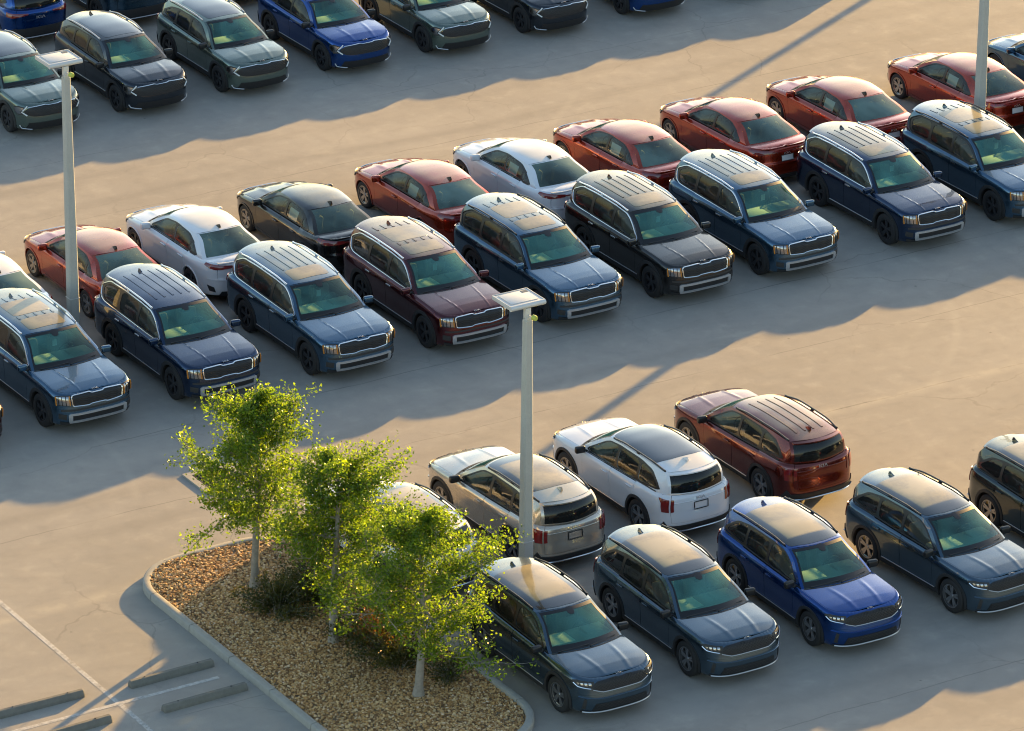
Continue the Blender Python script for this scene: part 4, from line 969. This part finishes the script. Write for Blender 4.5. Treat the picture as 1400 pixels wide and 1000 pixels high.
# ---- planting bed and its gravel
M['soil'] = plain('bed_soil', (.17, .115, .065), .95, noise=.4, nscale=20)
inner = resample(roundrect(IS[0] + .15, IS[1] - .15, IS[2] + .15, IS[3] - .15, 1.28), .3); ov, tr_ = region([inner], (), .5, .3)
rn = np.random.RandomState(3)
bedz = lambda r, f: .085 + .035 * math.sin(r * 1.9 + .4) * math.sin(f * 1.1) + .05 * max(0, 1 - abs(r - 45) / 2.0)
V = [RF(a, b_, bedz(a, b_)) for a, b_ in ov]; bedm = MB().add(V, tr_); bed = link('planting_bed', bedm.mesh('planting_bed', M['soil'], True)); tag(bed, kind='structure')
def stone_mat():
    m, nt, b = mat('river_gravel'); g = N(nt, 'NewGeometry'); cr = N(nt, 'ValToRGB'); cr.color_ramp.interpolation = 'LINEAR'
    els = cr.color_ramp.elements; els[0].color = (0.154, 0.077, 0.029, 1); els[1].color = (0.686, 0.521, 0.357, 1); els[1].position = 1.0
    for p_, c in ((.25, (0.336, 0.175, 0.058, 1)), (.5, (0.560, 0.312, 0.106, 1)), (.72, (0.475, 0.325, 0.165, 1)), (.88, (0.727, 0.475, 0.203, 1))):
        e = els.new(p_); e.color = c
    nt.links.new(g.outputs['Random Per Island'], cr.inputs[0]); nt.links.new(cr.outputs[0], b.inputs['Base Color']); b.inputs['Roughness'].default_value = .7
    return m
M['stone'] = stone_mat()
nst = 31000; ra = rn.uniform(IS[0] + .12, IS[1] - .12, nst * 2); fa = rn.uniform(IS[2] + .12, IS[3] - .12, nst * 2)
ok = pip(np.stack([ra, fa], 1), inner); ra, fa = ra[ok][:nst], fa[ok][:nst]
cube = np.array([(-1, -1, -1), (1, -1, -1), (1, 1, -1), (-1, 1, -1), (-.75, -.75, .8), (.75, -.75, .8), (.75, .75, .8), (-.75, .75, .8)]) * .5
cf = [(3, 2, 1, 0), (4, 5, 6, 7), (0, 1, 5, 4), (1, 2, 6, 5), (2, 3, 7, 6), (3, 0, 4, 7)]
SV, SF = [], []
for k in range(len(ra)):
    sz = rn.uniform(.028, .062) * np.array([1, rn.uniform(.6, 1), rn.uniform(.35, .6)]); c = cube * (1 + rn.uniform(-.25, .25, (8, 3))) * sz
    a = rn.uniform(0, 6.28); tl = rn.normal(0, .22, 2); ca, sa = math.cos(a), math.sin(a)
    x = c[:, 0] * ca - c[:, 1] * sa; y = c[:, 0] * sa + c[:, 1] * ca; z = c[:, 2] + x * tl[0] + y * tl[1]
    o_ = RF(ra[k], fa[k], bedz(ra[k], fa[k]) + rn.uniform(0, .025)); SV.append(np.stack([x + o_.x, y + o_.y, z + o_.z], 1)); SF += [tuple(8 * k + i for i in q) for q in cf]
gv = MB(); gv.v = [tuple(v) for v in np.concatenate(SV)]; gv.f = SF; gv.n = [None] * len(gv.v); gv.m = [0] * len(SF)
tag(link('gravel', gv.mesh('gravel', M['stone'], False)), 'brown and cream river gravel filling the planting island', 'gravel', None, 'stuff')
# ---- wheel stops
def wheel_stop():
    mb = MB(); L, prof = 1.88, [(-.085, 0), (-.083, .05), (-.05, .115), (-.035, .125), (.035, .125), (.05, .115), (.083, .05), (.085, 0)]; V = []
    xs = [-L / 2, -L / 2 + .02, -.35, .35, L / 2 - .02, L / 2]
    for i, x in enumerate(xs):
        k = .86 if i in (0, 5) else 1
        V += [(x, y * k, z * (k if z > .1 else 1)) for y, z in prof]
    n_ = len(prof); F = [(i * n_ + j, (i + 1) * n_ + j, (i + 1) * n_ + j + 1, i * n_ + j + 1) for i in range(5) for j in range(n_ - 1)] + [tuple(range(n_)), tuple(5 * n_ + j for j in range(n_))[::-1]]
    return mb.add(V, F).mesh('wheel_stop', M['stop'], False)
wsm = wheel_stop(); pinm = MB().lathe([(.016, .12), (.016, .135), (.001, .136)], 8, 'z').mesh('anchor_pin', M['hub'])
ra_ = math.atan2(RW.y, RW.x)
for r, f, a, lb in ((41.66, -80.62, .012, 'concrete wheel stop by the island kerb, sunlit at one end, beyond the painted line'),
                    (38.83, -80.78, -.01, 'long concrete wheel stop lying in full sun beyond the crossing white lines'),
                    (41.74, -79.36, .02, 'dark weathered wheel stop in tree shade, its end almost touching the island kerb'),
                    (38.80, -79.50, .03, 'partly sunlit concrete wheel stop with trunk shadow crossing beside it')):
    o = link('wheel_stop', wsm, None, RF(r, f), (0, 0, ra_ + a)); o.scale.z = 1.2; tag(o, lb, 'wheel stop', 'concrete wheel stops')
    for x in (-.6, .6): link('anchor_pin', pinm, o, (x, 0, 0))
# ---- storm drain
dr = link('storm_drain', None, None, RF(46.95, -88.38), (0, 0, ra_)); tag(dr, 'square storm drain with pale concrete rim and dark iron grate', 'drain')
rim = MB()
for (x, y, a, b_) in ((0, .52, 1.2, .16), (0, -.52, 1.2, .16), (.52, 0, .16, .88), (-.52, 0, .16, .88)): rim.box((x, y, .012), (a, b_, .05), .006)
link('rim', rim.mesh('drain_rim', M['kerb']), dr); link('pit', MB().box((0, 0, .003), (.88, .88, .004)).mesh('drain_pit', M['under']), dr)
bar = MB().box((0, 0, .016), (.03, .88, .022), .004).mesh('grate_bar', M['hub'])
for i in range(10): link('grate_bar', bar, dr, (-.40 + .089 * i, 0, 0))
# ------------------------------------------------------------------ lighting poles
M['galv'] = plain('painted_lamp_housing', (.62, .62, .60), .42, .15, noise=.08, nscale=8)
M['photocell'] = plain('yellow_green_photocell', (.50, .55, .08), .35, 0, .5, .5)
M['lens'] = plain('lamp_diffuser', (.72, .72, .68), .3)
M['slot'] = plain('dark_vent', (.10, .11, .12), .5)
def pole_parts(H):
    def ring(w, z, ch=.22): 
        c = w * ch; return [(w - c, -w, z), (w, -w + c, z), (w, w - c, z), (w - c, w, z), (-w + c, w, z), (-w, w - c, z), (-w, -w + c, z), (-w + c, -w, z)]
    pm = MB(); V = []; zs = [0, H * .25, H * .5, H * .75, H - .03, H]
    for z in zs: V += ring((.126 - .044 * z / H) - (.014 if z == H else 0), z)
    F = [(8 * i + j, 8 * i + (j + 1) % 8, 8 * i + 8 + (j + 1) % 8, 8 * i + 8 + j) for i in range(5) for j in range(8)] + [tuple(40 + j for j in range(8))]
    pm.add(V, F)
    br = MB().box((-.015, 0, H + .11), (.10, .13, .26), .012).box((0, 0, H + .02), (.13, .13, .05), .01).tube([(0, 0, H - .02), (0, 0, H + .1)], .05, False, 10)
    hz = H + .30
    hd = MB().box((-.36, 0, hz), (.66, .80, .07), .018).box((-.36, 0, hz + .042), (.52, .64, .012), .004)
    roll = MB().tube([(.0, -.41, hz - .005), (.0, .41, hz - .005)], .056, False, 14)
    side = MB().box((-.36, -.405, hz + .005), (.68, .02, .085), .006).box((-.36, .405, hz + .005), (.68, .02, .085), .006).box((-.70, 0, hz + .005), (.02, .80, .085), .006)
    lens = MB().box((-.36, 0, hz - .040), (.50, .62, .014), .004); slot = MB().box((-.56, .26, hz + .050), (.10, .14, .006), .002)
    pc = MB().lathe([(.001, .062), (.05, .06), (.058, .04), (.058, -.03), (.001, -.03)], 16, 'y').mesh('photocell', M['photocell']); pb = MB().box((.12, 0, H + .09), (.14, .03, .03), .006)
    cov = MB().box((.126 - .044 * .09 , 0, .55), (.012, .12, .24), .004)
    st = [MB().box((0, 0, z), (2 * (.126 - .044 * z / H) + .012,) * 2 + (.02,), .002) for z in (1.25,)]
    return pm, br, hd, roll, side, lens, slot, pc, pb, cov, st
def light_pole(r, f, H, lb):
    p_ = link('light_pole', None, None, RF(r, f), (0, 0, YAW)); tag(p_, lb, 'light pole', 'concrete light poles between the car rows')
    pm, br, hd, roll, side, lens, slot, pc, pb, cov, st = pole_parts(H)
    k = link('pole', pm.mesh('pole', M['pole'], False), p_); link('hand_hole_cover', cov.mesh('hand_hole_cover', M['galv'], True), k)
    for q in st: link('steel_band', q.mesh('steel_band', M['galv'], True), k)
    bb = link('bracket', br.mesh('bracket', M['galv'], True), p_); link('sensor_arm', pb.mesh('sensor_arm', M['galv'], True), bb)
    o = link('photocell', pc, bb, (.20, .03, H + .09), (0, 0, R(-75)))
    h = link('lamp_head', hd.mesh('lamp_head', M['galv'], True), p_); link('hinge_roll', roll.mesh('hinge_roll', M['galv'], True), h)
    link('edge_frame', side.mesh('edge_frame', M['galv'], True), h); link('lens', lens.mesh('lens', M['lens'], True), h); link('vent_slot', slot.mesh('vent_slot', M['slot']), h)
light_pole(47.55, -96.45, 6.62, 'tall concrete light pole between the terracotta sedan and the dark navy boxy SUV')
light_pole(49.67, -80.15, 6.18, 'tall concrete light pole behind the silver SUV beside the tree island')
light_pole(72.80, -95.95, 6.6, 'tall concrete light pole among the terracotta sedans beside the black railed steel blue SUV')
light_pole(90.9, -114.1, 6.6, 'tall concrete light pole behind the compact SUV row, casting a long shadow over bare pavement')
# ------------------------------------------------------------------ trees and shrubs of the island
def leaf_mat(name, cols, trans, tw):
    m = bpy.data.materials.new(name); m.use_nodes = True; nt = m.node_tree; nt.nodes.clear(); out = N(nt, 'OutputMaterial')
    g = N(nt, 'NewGeometry'); cr = N(nt, 'ValToRGB'); els = cr.color_ramp.elements
    els[0].color = (*cols[0], 1); els[1].color = (*cols[-1], 1)
    for i, c in enumerate(cols[1:-1]): e = els.new((i + 1) / (len(cols) - 1)); e.color = (*c, 1)
    nt.links.new(g.outputs['Random Per Island'], cr.inputs[0])
    p = N(nt, 'BsdfPrincipled'); p.inputs['Roughness'].default_value = .30; p.inputs['Specular IOR Level'].default_value = .5
    nt.links.new(cr.outputs[0], p.inputs['Base Color']); t = N(nt, 'BsdfTranslucent')
    mx = N(nt, 'MixRGB'); mx.blend_type = 'MULTIPLY'; mx.inputs[0].default_value = 1; mx.inputs[2].default_value = (*trans, 1); nt.links.new(cr.outputs[0], mx.inputs[1]); nt.links.new(mx.outputs[0], t.inputs[0])
    s_ = N(nt, 'MixShader'); s_.inputs[0].default_value = tw; nt.links.new(p.outputs[0], s_.inputs[1]); nt.links.new(t.outputs[0], s_.inputs[2]); nt.links.new(s_.outputs[0], out.inputs[0])
    return m
M['leaf'] = leaf_mat('tree_leaf', ((.046, .092, .011), (.078, .142, .014), (.112, .178, .016), (.150, .205, .018)), (2.6, 2.45, 1.1), .55)
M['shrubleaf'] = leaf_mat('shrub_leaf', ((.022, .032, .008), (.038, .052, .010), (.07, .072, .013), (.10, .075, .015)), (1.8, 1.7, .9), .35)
M['redleaf'] = leaf_mat('copper_leaf', ((.10, .05, .012), (.16, .07, .015), (.09, .10, .02), (.06, .09, .015)), (2.2, 1.8, 1.0), .42)
M['bark'] = plain('pale_bark', (.27, .24, .20), .9, noise=.45, nscale=14, bump=.6)
class Leaves:
    def __init__(s): s.v, s.f = [], []
    def add(s, p, d, L, W, rn):
        d = d.normalized(); up = Vector((rn.gauss(0, 1), rn.gauss(0, 1), rn.gauss(.4, 1))); sd = d.cross(up)
        if sd.length < 1e-3: return
        sd.normalize(); nn = sd.cross(d); k = len(s.v); fold = L * .12
        s.v += [tuple(p), tuple(p + d * L * .5 + sd * W * .5 + nn * fold), tuple(p + d * L), tuple(p + d * L * .5 - sd * W * .5 + nn * fold)]
        s.f += [(k, k + 1, k + 2), (k, k + 2, k + 3)]
    def mesh(s, name, m):
        me = bpy.data.meshes.new(name); me.from_pydata(s.v, [], s.f); me.materials.append(m); me.update(); return me
def tree(pos, H, crown, seed, nbr, leaves, lean, lb, extra=()):
    """crown: list of (height fraction, radius) of the outline"""
    rn = random.Random(seed); env = spl(crown); root = link('island_tree', None, None, pos); tag(root, lb, 'tree', 'young trees in the gravel island')
    wood = MB(); pts = []; n_ = 14
    for i in range(n_ + 1):
        t = i / n_; pts.append(Vector((lean[0] * t * t * H + .05 * math.sin(t * 5 + seed), lean[1] * t * t * H + .05 * math.sin(t * 4 + seed * 2), t * H * .97 - .02)))
    rad = [.085 * (1 - i / n_) ** .8 + .008 + (.05 * max(0, 1 - i * 1.6) if i < 1 else 0) for i in range(n_ + 1)]
    trunk = MB().tube(pts, rad, False, 10)
    tips = []
    def trunk_at(t): i = min(n_ - 1, int(t * n_)); u = t * n_ - i; return pts[i].lerp(pts[i + 1], u)
    def branch(p0, d, L, r0, lvl):
        k = 5; P = [p0]; dd = d.copy()
        for i in range(k):
            dd = (dd + Vector((rn.gauss(0, .16), rn.gauss(0, .16), rn.gauss(.05, .12)))).normalized(); P.append(P[-1] + dd * L / k)
        wood.tube(P, [r0 * (1 - i / k * .85) for i in range(k + 1)], False, 5 if lvl == 0 else 3)
        for i in range(1, k + 1):
            tips.append((P[i], dd, lvl))
            if lvl < 2:
                for _ in range(2 if lvl == 0 else (1 if rn.random() < .8 else 0)):
                    nd = (dd + Vector((rn.gauss(0, .8), rn.gauss(0, .8), rn.gauss(.1, .55)))).normalized(); branch(P[i], nd, L * rn.uniform(.32, .55), r0 * .45, lvl + 1)
    t0 = crown[0][0]
    for k in range(nbr):
        t = t0 + (0.97 - t0) * ((k + rn.random() * .8) / nbr); a = k * 2.399 + rn.gauss(0, .3); e = env(t)
        up = .25 + .75 * max(0, (t - .5)) + rn.gauss(0, .12); d = Vector((math.cos(a), math.sin(a), up)).normalized()
        tb = max(t0 * .86, t - .07 * rn.random()); branch(trunk_at(tb), d, e * rn.uniform(.66, .99), .030 * (1 - t) + .010, 0)
    for (a, t, L, up) in extra: branch(trunk_at(t), Vector((math.cos(a), math.sin(a), up)).normalized(), L, .024, 0)
    branch(trunk_at(.93), Vector((.05, 0, 1)), H * .09, .012, 1)
    lv = Leaves(); per = leaves / len(tips)
    for (p, d, lvl) in tips:
        c = per * (.35 if lvl == 0 else 1.0 if lvl == 1 else 1.35) * rn.uniform(.4, 1.6); k = int(c) + (rn.random() < c % 1); sg = .082 if lvl else .075
        for _ in range(k):
            q = p + Vector((rn.gauss(0, sg), rn.gauss(0, sg), rn.gauss(0, sg * .8)))
            ld = Vector((rn.gauss(0, 1), rn.gauss(0, 1), rn.gauss(-.1, .8)))
            lv.add(q, ld, rn.uniform(.05, .098), rn.uniform(.034, .058), rn)
    tk = link('trunk', trunk.mesh('trunk', M['bark'], True), root); link('branches', wood.mesh('branches', M['bark'], True), root)
    link('crown', lv.mesh('crown', M['leaf']), root)
    mu = MB()
    for k in range(26):
        a = rn.random() * 6.28; rr = rn.uniform(.08, .34); mu.box((rr * math.cos(a), rr * math.sin(a), .03), (rn.uniform(.05, .12), rn.uniform(.03, .06), .03), .006, Matrix.Rotation(rn.random() * 3, 3, 'Z'), 1)
    link('mulch', mu.mesh('mulch', M['soil']), root)
    return root
TR = [Vector((-5.2251, 94.3333, .10)), Vector((-3.523, 91.7637, .10)), Vector((-1.7845, 89.5292, .10))]
tree(TR[0], 4.50, [(.36, .9), (.45, 1.25), (.58, 1.35), (.78, 1.02), (.92, .55), (1, .2)], 11, 31, 15500, (.0, .0), 'young leafy tree at the rounded kerb end of the island, tallest crown', ((math.pi, .40, 1.25, .05), (math.pi * .98, .55, 1.45, .2), (.4, .8, 1.0, .55)))
tree(TR[1], 4.45, [(.31, .85), (.40, 1.25), (.55, 1.40), (.78, 1.15), (.92, .6), (1, .2)], 23, 31, 15500, (.01, .0), 'young leafy tree planted between the two other island trees', ((.2, .75, 1.3, .5), (.6, .55, 1.35, .3)))
tree(TR[2], 4.05, [(.33, 1.05), (.44, 1.42), (.62, 1.45), (.80, 1.15), (.92, .7), (1, .25)], 37, 32, 17000, (.012, .0), 'broad young leafy tree overhanging the grey SUV beside the island', ((-.1, .31, 1.35, -.12), (3.0, .45, 1.4, .2)))
def shrub(r, f, rad, h, seed, n_, m, lb):
    rn = random.Random(seed); root = link('shrub', None, None, RF(r, f, .09)); tag(root, lb, 'shrub', 'shrubs under the island trees'); lv = Leaves(); st = MB()
    for k in range(46):
        a = rn.random() * 6.283; sp = rn.random() ** .6; d = Vector((math.cos(a) * sp * rad, math.sin(a) * sp * rad, h * (1.05 - .55 * sp) * rn.uniform(.7, 1.1)))
        P = [Vector((d.x * .12, d.y * .12, -.05)), Vector((d.x * .45, d.y * .45, d.z * .62)), d]; st.tube(P, [.012, .008, .003], False, 4)
        for _ in range(n_ // 46):
            t = rn.uniform(.25, 1.02); p = P[0].lerp(P[1], min(1, t * 2)) if t < .5 else P[1].lerp(P[2], t * 2 - 1)
            p = p + Vector((rn.gauss(0, .06), rn.gauss(0, .06), rn.gauss(0, .05))); lv.add(p, d.normalized() * .6 + Vector((rn.gauss(0, .8), rn.gauss(0, .8), rn.gauss(.2, .7))), rn.uniform(.045, .085), rn.uniform(.024, .042), rn)
    link('stems', st.mesh('stems', M['bark']), root); link('foliage', lv.mesh('foliage', M[m]), root)
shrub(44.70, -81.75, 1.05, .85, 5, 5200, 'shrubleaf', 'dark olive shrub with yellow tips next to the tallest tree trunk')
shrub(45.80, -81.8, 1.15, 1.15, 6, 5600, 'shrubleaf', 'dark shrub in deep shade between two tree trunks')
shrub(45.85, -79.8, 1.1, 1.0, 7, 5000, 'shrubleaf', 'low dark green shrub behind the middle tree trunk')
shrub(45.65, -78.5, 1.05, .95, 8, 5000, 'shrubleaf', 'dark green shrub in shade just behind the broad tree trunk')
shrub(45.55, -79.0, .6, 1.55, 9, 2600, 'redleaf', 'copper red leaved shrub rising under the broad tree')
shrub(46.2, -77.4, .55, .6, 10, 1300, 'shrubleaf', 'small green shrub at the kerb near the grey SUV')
# ------------------------------------------------------------------ parked cars
STEEL, NAVY, MAROON, BLACK = (.058, .128, .205, .9), (.007, .030, .082, .85), (.095, .011, .016, .85), (.013, .012, .012, .5)
RED, WHITE, SILV, DRED = (.37, .033, .009, .72), (.76, .76, .77, 0), (.58, .52, .43, .65), (.155, .018, .010, .75)
SLATE, BLUE, DGRN, SAGE, INK = (.070, .118, .162, .9), (.0, .055, .25, .88), (.038, .055, .058, .85), (.150, .195, .165, .85), (.022, .030, .042, .8)
jit = random.Random(8)
def put(kind, name, r, f, rev, color, label, cat, group, opts, slots, dyaw=None):
    y = YAW + (math.pi if rev else 0) + (R(jit.uniform(-.7, .7)) if dyaw is None else R(dyaw))
    CARS[kind].make(name, RF(r, f), y, color, label, cat, group, opts, slots)
sv = dict(rail='chrome', trim='chrome', rim='rimdark', handle='chrome'); bk = dict(rail='black', trim='black', rim='rimdark', handle='black')
GT = 'boxy three row SUVs backed up to the sedans'
for r, f, col, o_, sl2, lb, dy in (
    (42.75, -94.40, MAROON, 'dual', sv, 'maroon boxy SUV with only its front corner showing', None),
    (45.87, -94.33, STEEL, 'dual', sv, 'steel blue boxy SUV with twin sunroofs and silver rails beside the light pole', .3),
    (49.06, -94.15, NAVY, 'none', dict(sv, roof='paint'), 'dark navy boxy SUV with ribbed roof and no sunroof', .1),
    (52.34, -93.82, STEEL, 'single', sv, 'steel blue boxy SUV with single sunroof between navy and maroon SUVs', .2),
    (55.41, -93.79, MAROON, 'dual', sv, 'maroon boxy SUV with twin sunroofs and silver window trim', -.4),
    (58.43, -93.74, STEEL, 'dual', bk, 'steel blue boxy SUV with black rails between maroon and black SUVs', .3),
    (61.48, -93.66, BLACK, 'single', sv, 'black boxy SUV with silver window trim and one sunroof', .2),
    (64.40, -93.56, STEEL, 'single', sv, 'steel blue boxy SUV with silver trim between black and navy SUVs', .5),
    (68.16, -93.54, NAVY, 'single', sv, 'dark navy boxy SUV with sunroof crossed by a pole shadow', -.1),
    (71.26, -93.48, STEEL, 'dual', bk, 'steel blue boxy SUV with black rails beside navy SUV and light pole', .6),
    (75.10, -93.30, BLACK, 'single', bk, 'black boxy SUV parked past the light pole at the row end', .2),
    (78.2, -93.20, STEEL, 'single', sv, 'steel blue boxy SUV at the far end of its row', .2)):
    put('big_suv', 'boxy_suv', r, f, False, col, lb, 'SUV', GT, (o_, 'tag' if jit.random() < .7 else ''), dict(sl2, flare='plastic'), dy)
GS = 'compact sedans facing away in the long row'
for r, f, col, stk, lb in (
    (46.55, -99.40, WHITE, '', 'white sedan whose rear half shows beside the terracotta sedan'),
    (49.54, -99.33, RED, '', 'terracotta sedan behind the navy boxy SUV and light pole'),
    (52.25, -99.29, WHITE, '', 'white sedan between terracotta and black sedans'),
    (55.25, -99.25, BLACK, 'sticker', 'black sedan, only black one in the sedan row'),
    (58.49, -99.15, RED, 'sticker', 'terracotta sedan with window sticker between black and white sedans'),
    (61.31, -99.14, WHITE, 'sticker', 'white sedan with window sticker between two terracotta sedans'),
    (64.16, -98.99, RED, 'sticker', 'terracotta sedan with window sticker next to white sedan'),
    (67.31, -98.95, RED, '', 'terracotta sedan without a window sticker among other terracotta sedans'),
    (70.50, -98.87, RED, 'sticker', 'terracotta sedan with window sticker before the light pole'),
    (74.21, -98.71, RED, 'sticker', 'terracotta sedan with window sticker directly behind the light pole'),
    (77.30, -98.65, STEEL, '', 'slate blue sedan beyond the light pole at the row end')):
    put('sedan', 'sedan', r, f, True, col, lb, 'sedan', GS, (stk,), dict(rim='rimsilver' if col in (RED, BLACK) else 'rimdark'))
GF = 'midsize SUVs facing the front aisle'; mk = dict(rail='black', mirror='black', rim='rimsilver')
for r, f, col, lb, dy in (
    (48.40, -76.79, SLATE, 'slate grey SUV with panoramic roof parked beside the tree island', -.1),
    (51.44, -76.79, SLATE, 'slate grey SUV with panoramic roof between slate and royal blue SUVs', -.6),
    (54.34, -76.62, BLUE, 'royal blue SUV with panoramic black roof', -1.4),
    (57.57, -76.44, SLATE, 'slate grey SUV with panoramic roof parked at a slight angle', 2.8),
    (60.76, -76.50, DGRN, 'dark green SUV whose red tail lamp shows beside the angled slate SUV', .4),
    (63.9, -76.4, SLATE, 'slate grey SUV beyond the dark green SUV', .2), (67.0, -76.3, BLUE, 'royal blue SUV at the far end of the front row', .2)):
    put('mid_suv', 'midsize_suv', r, f, False, col, lb, 'SUV', GF, ('pano',), mk, dy)
GR = 'midsize SUVs showing their tailgates'
put('mid_suv', 'midsize_suv', 48.13, -83.10, True, WHITE, 'white SUV half hidden behind the island trees', 'SUV', GR, ('pano', 'plate'), mk, .5)
put('mid_suv', 'midsize_suv', 51.13, -83.02, True, SILV, 'silver SUV with black roof rails parked behind the light pole', 'SUV', GR, ('pano', 'plate'), mk, .6)
put('mid_suv', 'midsize_suv', 54.21, -82.93, True, WHITE, 'white SUV with black panoramic roof between silver and dark red SUVs', 'SUV', GR, ('pano', 'plate'), dict(mk, pano='cleanglass'), .4)
put('mid_suv', 'midsize_suv', 57.33, -82.91, True, DRED, 'dark red SUV with ribbed painted roof and black rails', 'SUV', GR, ('none',), mk, .3)
GP = 'compact SUVs in the shaded back row'; pk = dict(rail='silver', mirror='black', rim='rimdark', roof='paint', pano='cleanglass')
for r, f, col, lb in (
    (53.32, -111.11, SAGE, 'sage green compact SUV beside the light pole head, next to inky black SUV'),
    (56.35, -111.02, INK, 'inky black compact SUV between two sage green ones'),
    (59.32, -110.95, SAGE, 'sage green compact SUV between inky black and royal blue SUVs'),
    (62.40, -110.99, BLUE, 'royal blue compact SUV between two sage green ones'),
    (65.40, -110.84, SAGE, 'sage green compact SUV between royal blue and black SUVs'),
    (68.42, -110.82, INK, 'inky black compact SUV between sage green and royal blue SUVs'),
    (71.52, -110.73, BLUE, 'royal blue compact SUV past the second inky black one'),
    (74.6, -110.7, SAGE, 'sage green compact SUV beyond the last royal blue one'), (77.7, -110.6, INK, 'inky black compact SUV at the far end of the back row')):
    put('small_suv', 'compact_suv', r, f, False, col, lb, 'SUV', GP, ('pano',), pk, None)
GQ = 'compact SUVs showing their tailgates behind the back row'
for r, f, col, lb in ((55.98, -117.3, BLUE, 'royal blue compact SUV showing its tailgate behind the inky black SUV'), (59.0, -117.25, STEEL, 'slate blue compact SUV showing its tailgate behind the sage green SUV'),
                      (62.1, -117.2, WHITE, 'white compact SUV showing its bumper behind the royal blue SUV'), (65.1, -117.1, INK, 'black compact SUV tail behind the sage green SUV')):
    put('small_suv', 'compact_suv', r, f, True, col, lb, 'SUV', GQ, ('pano',), pk, None)
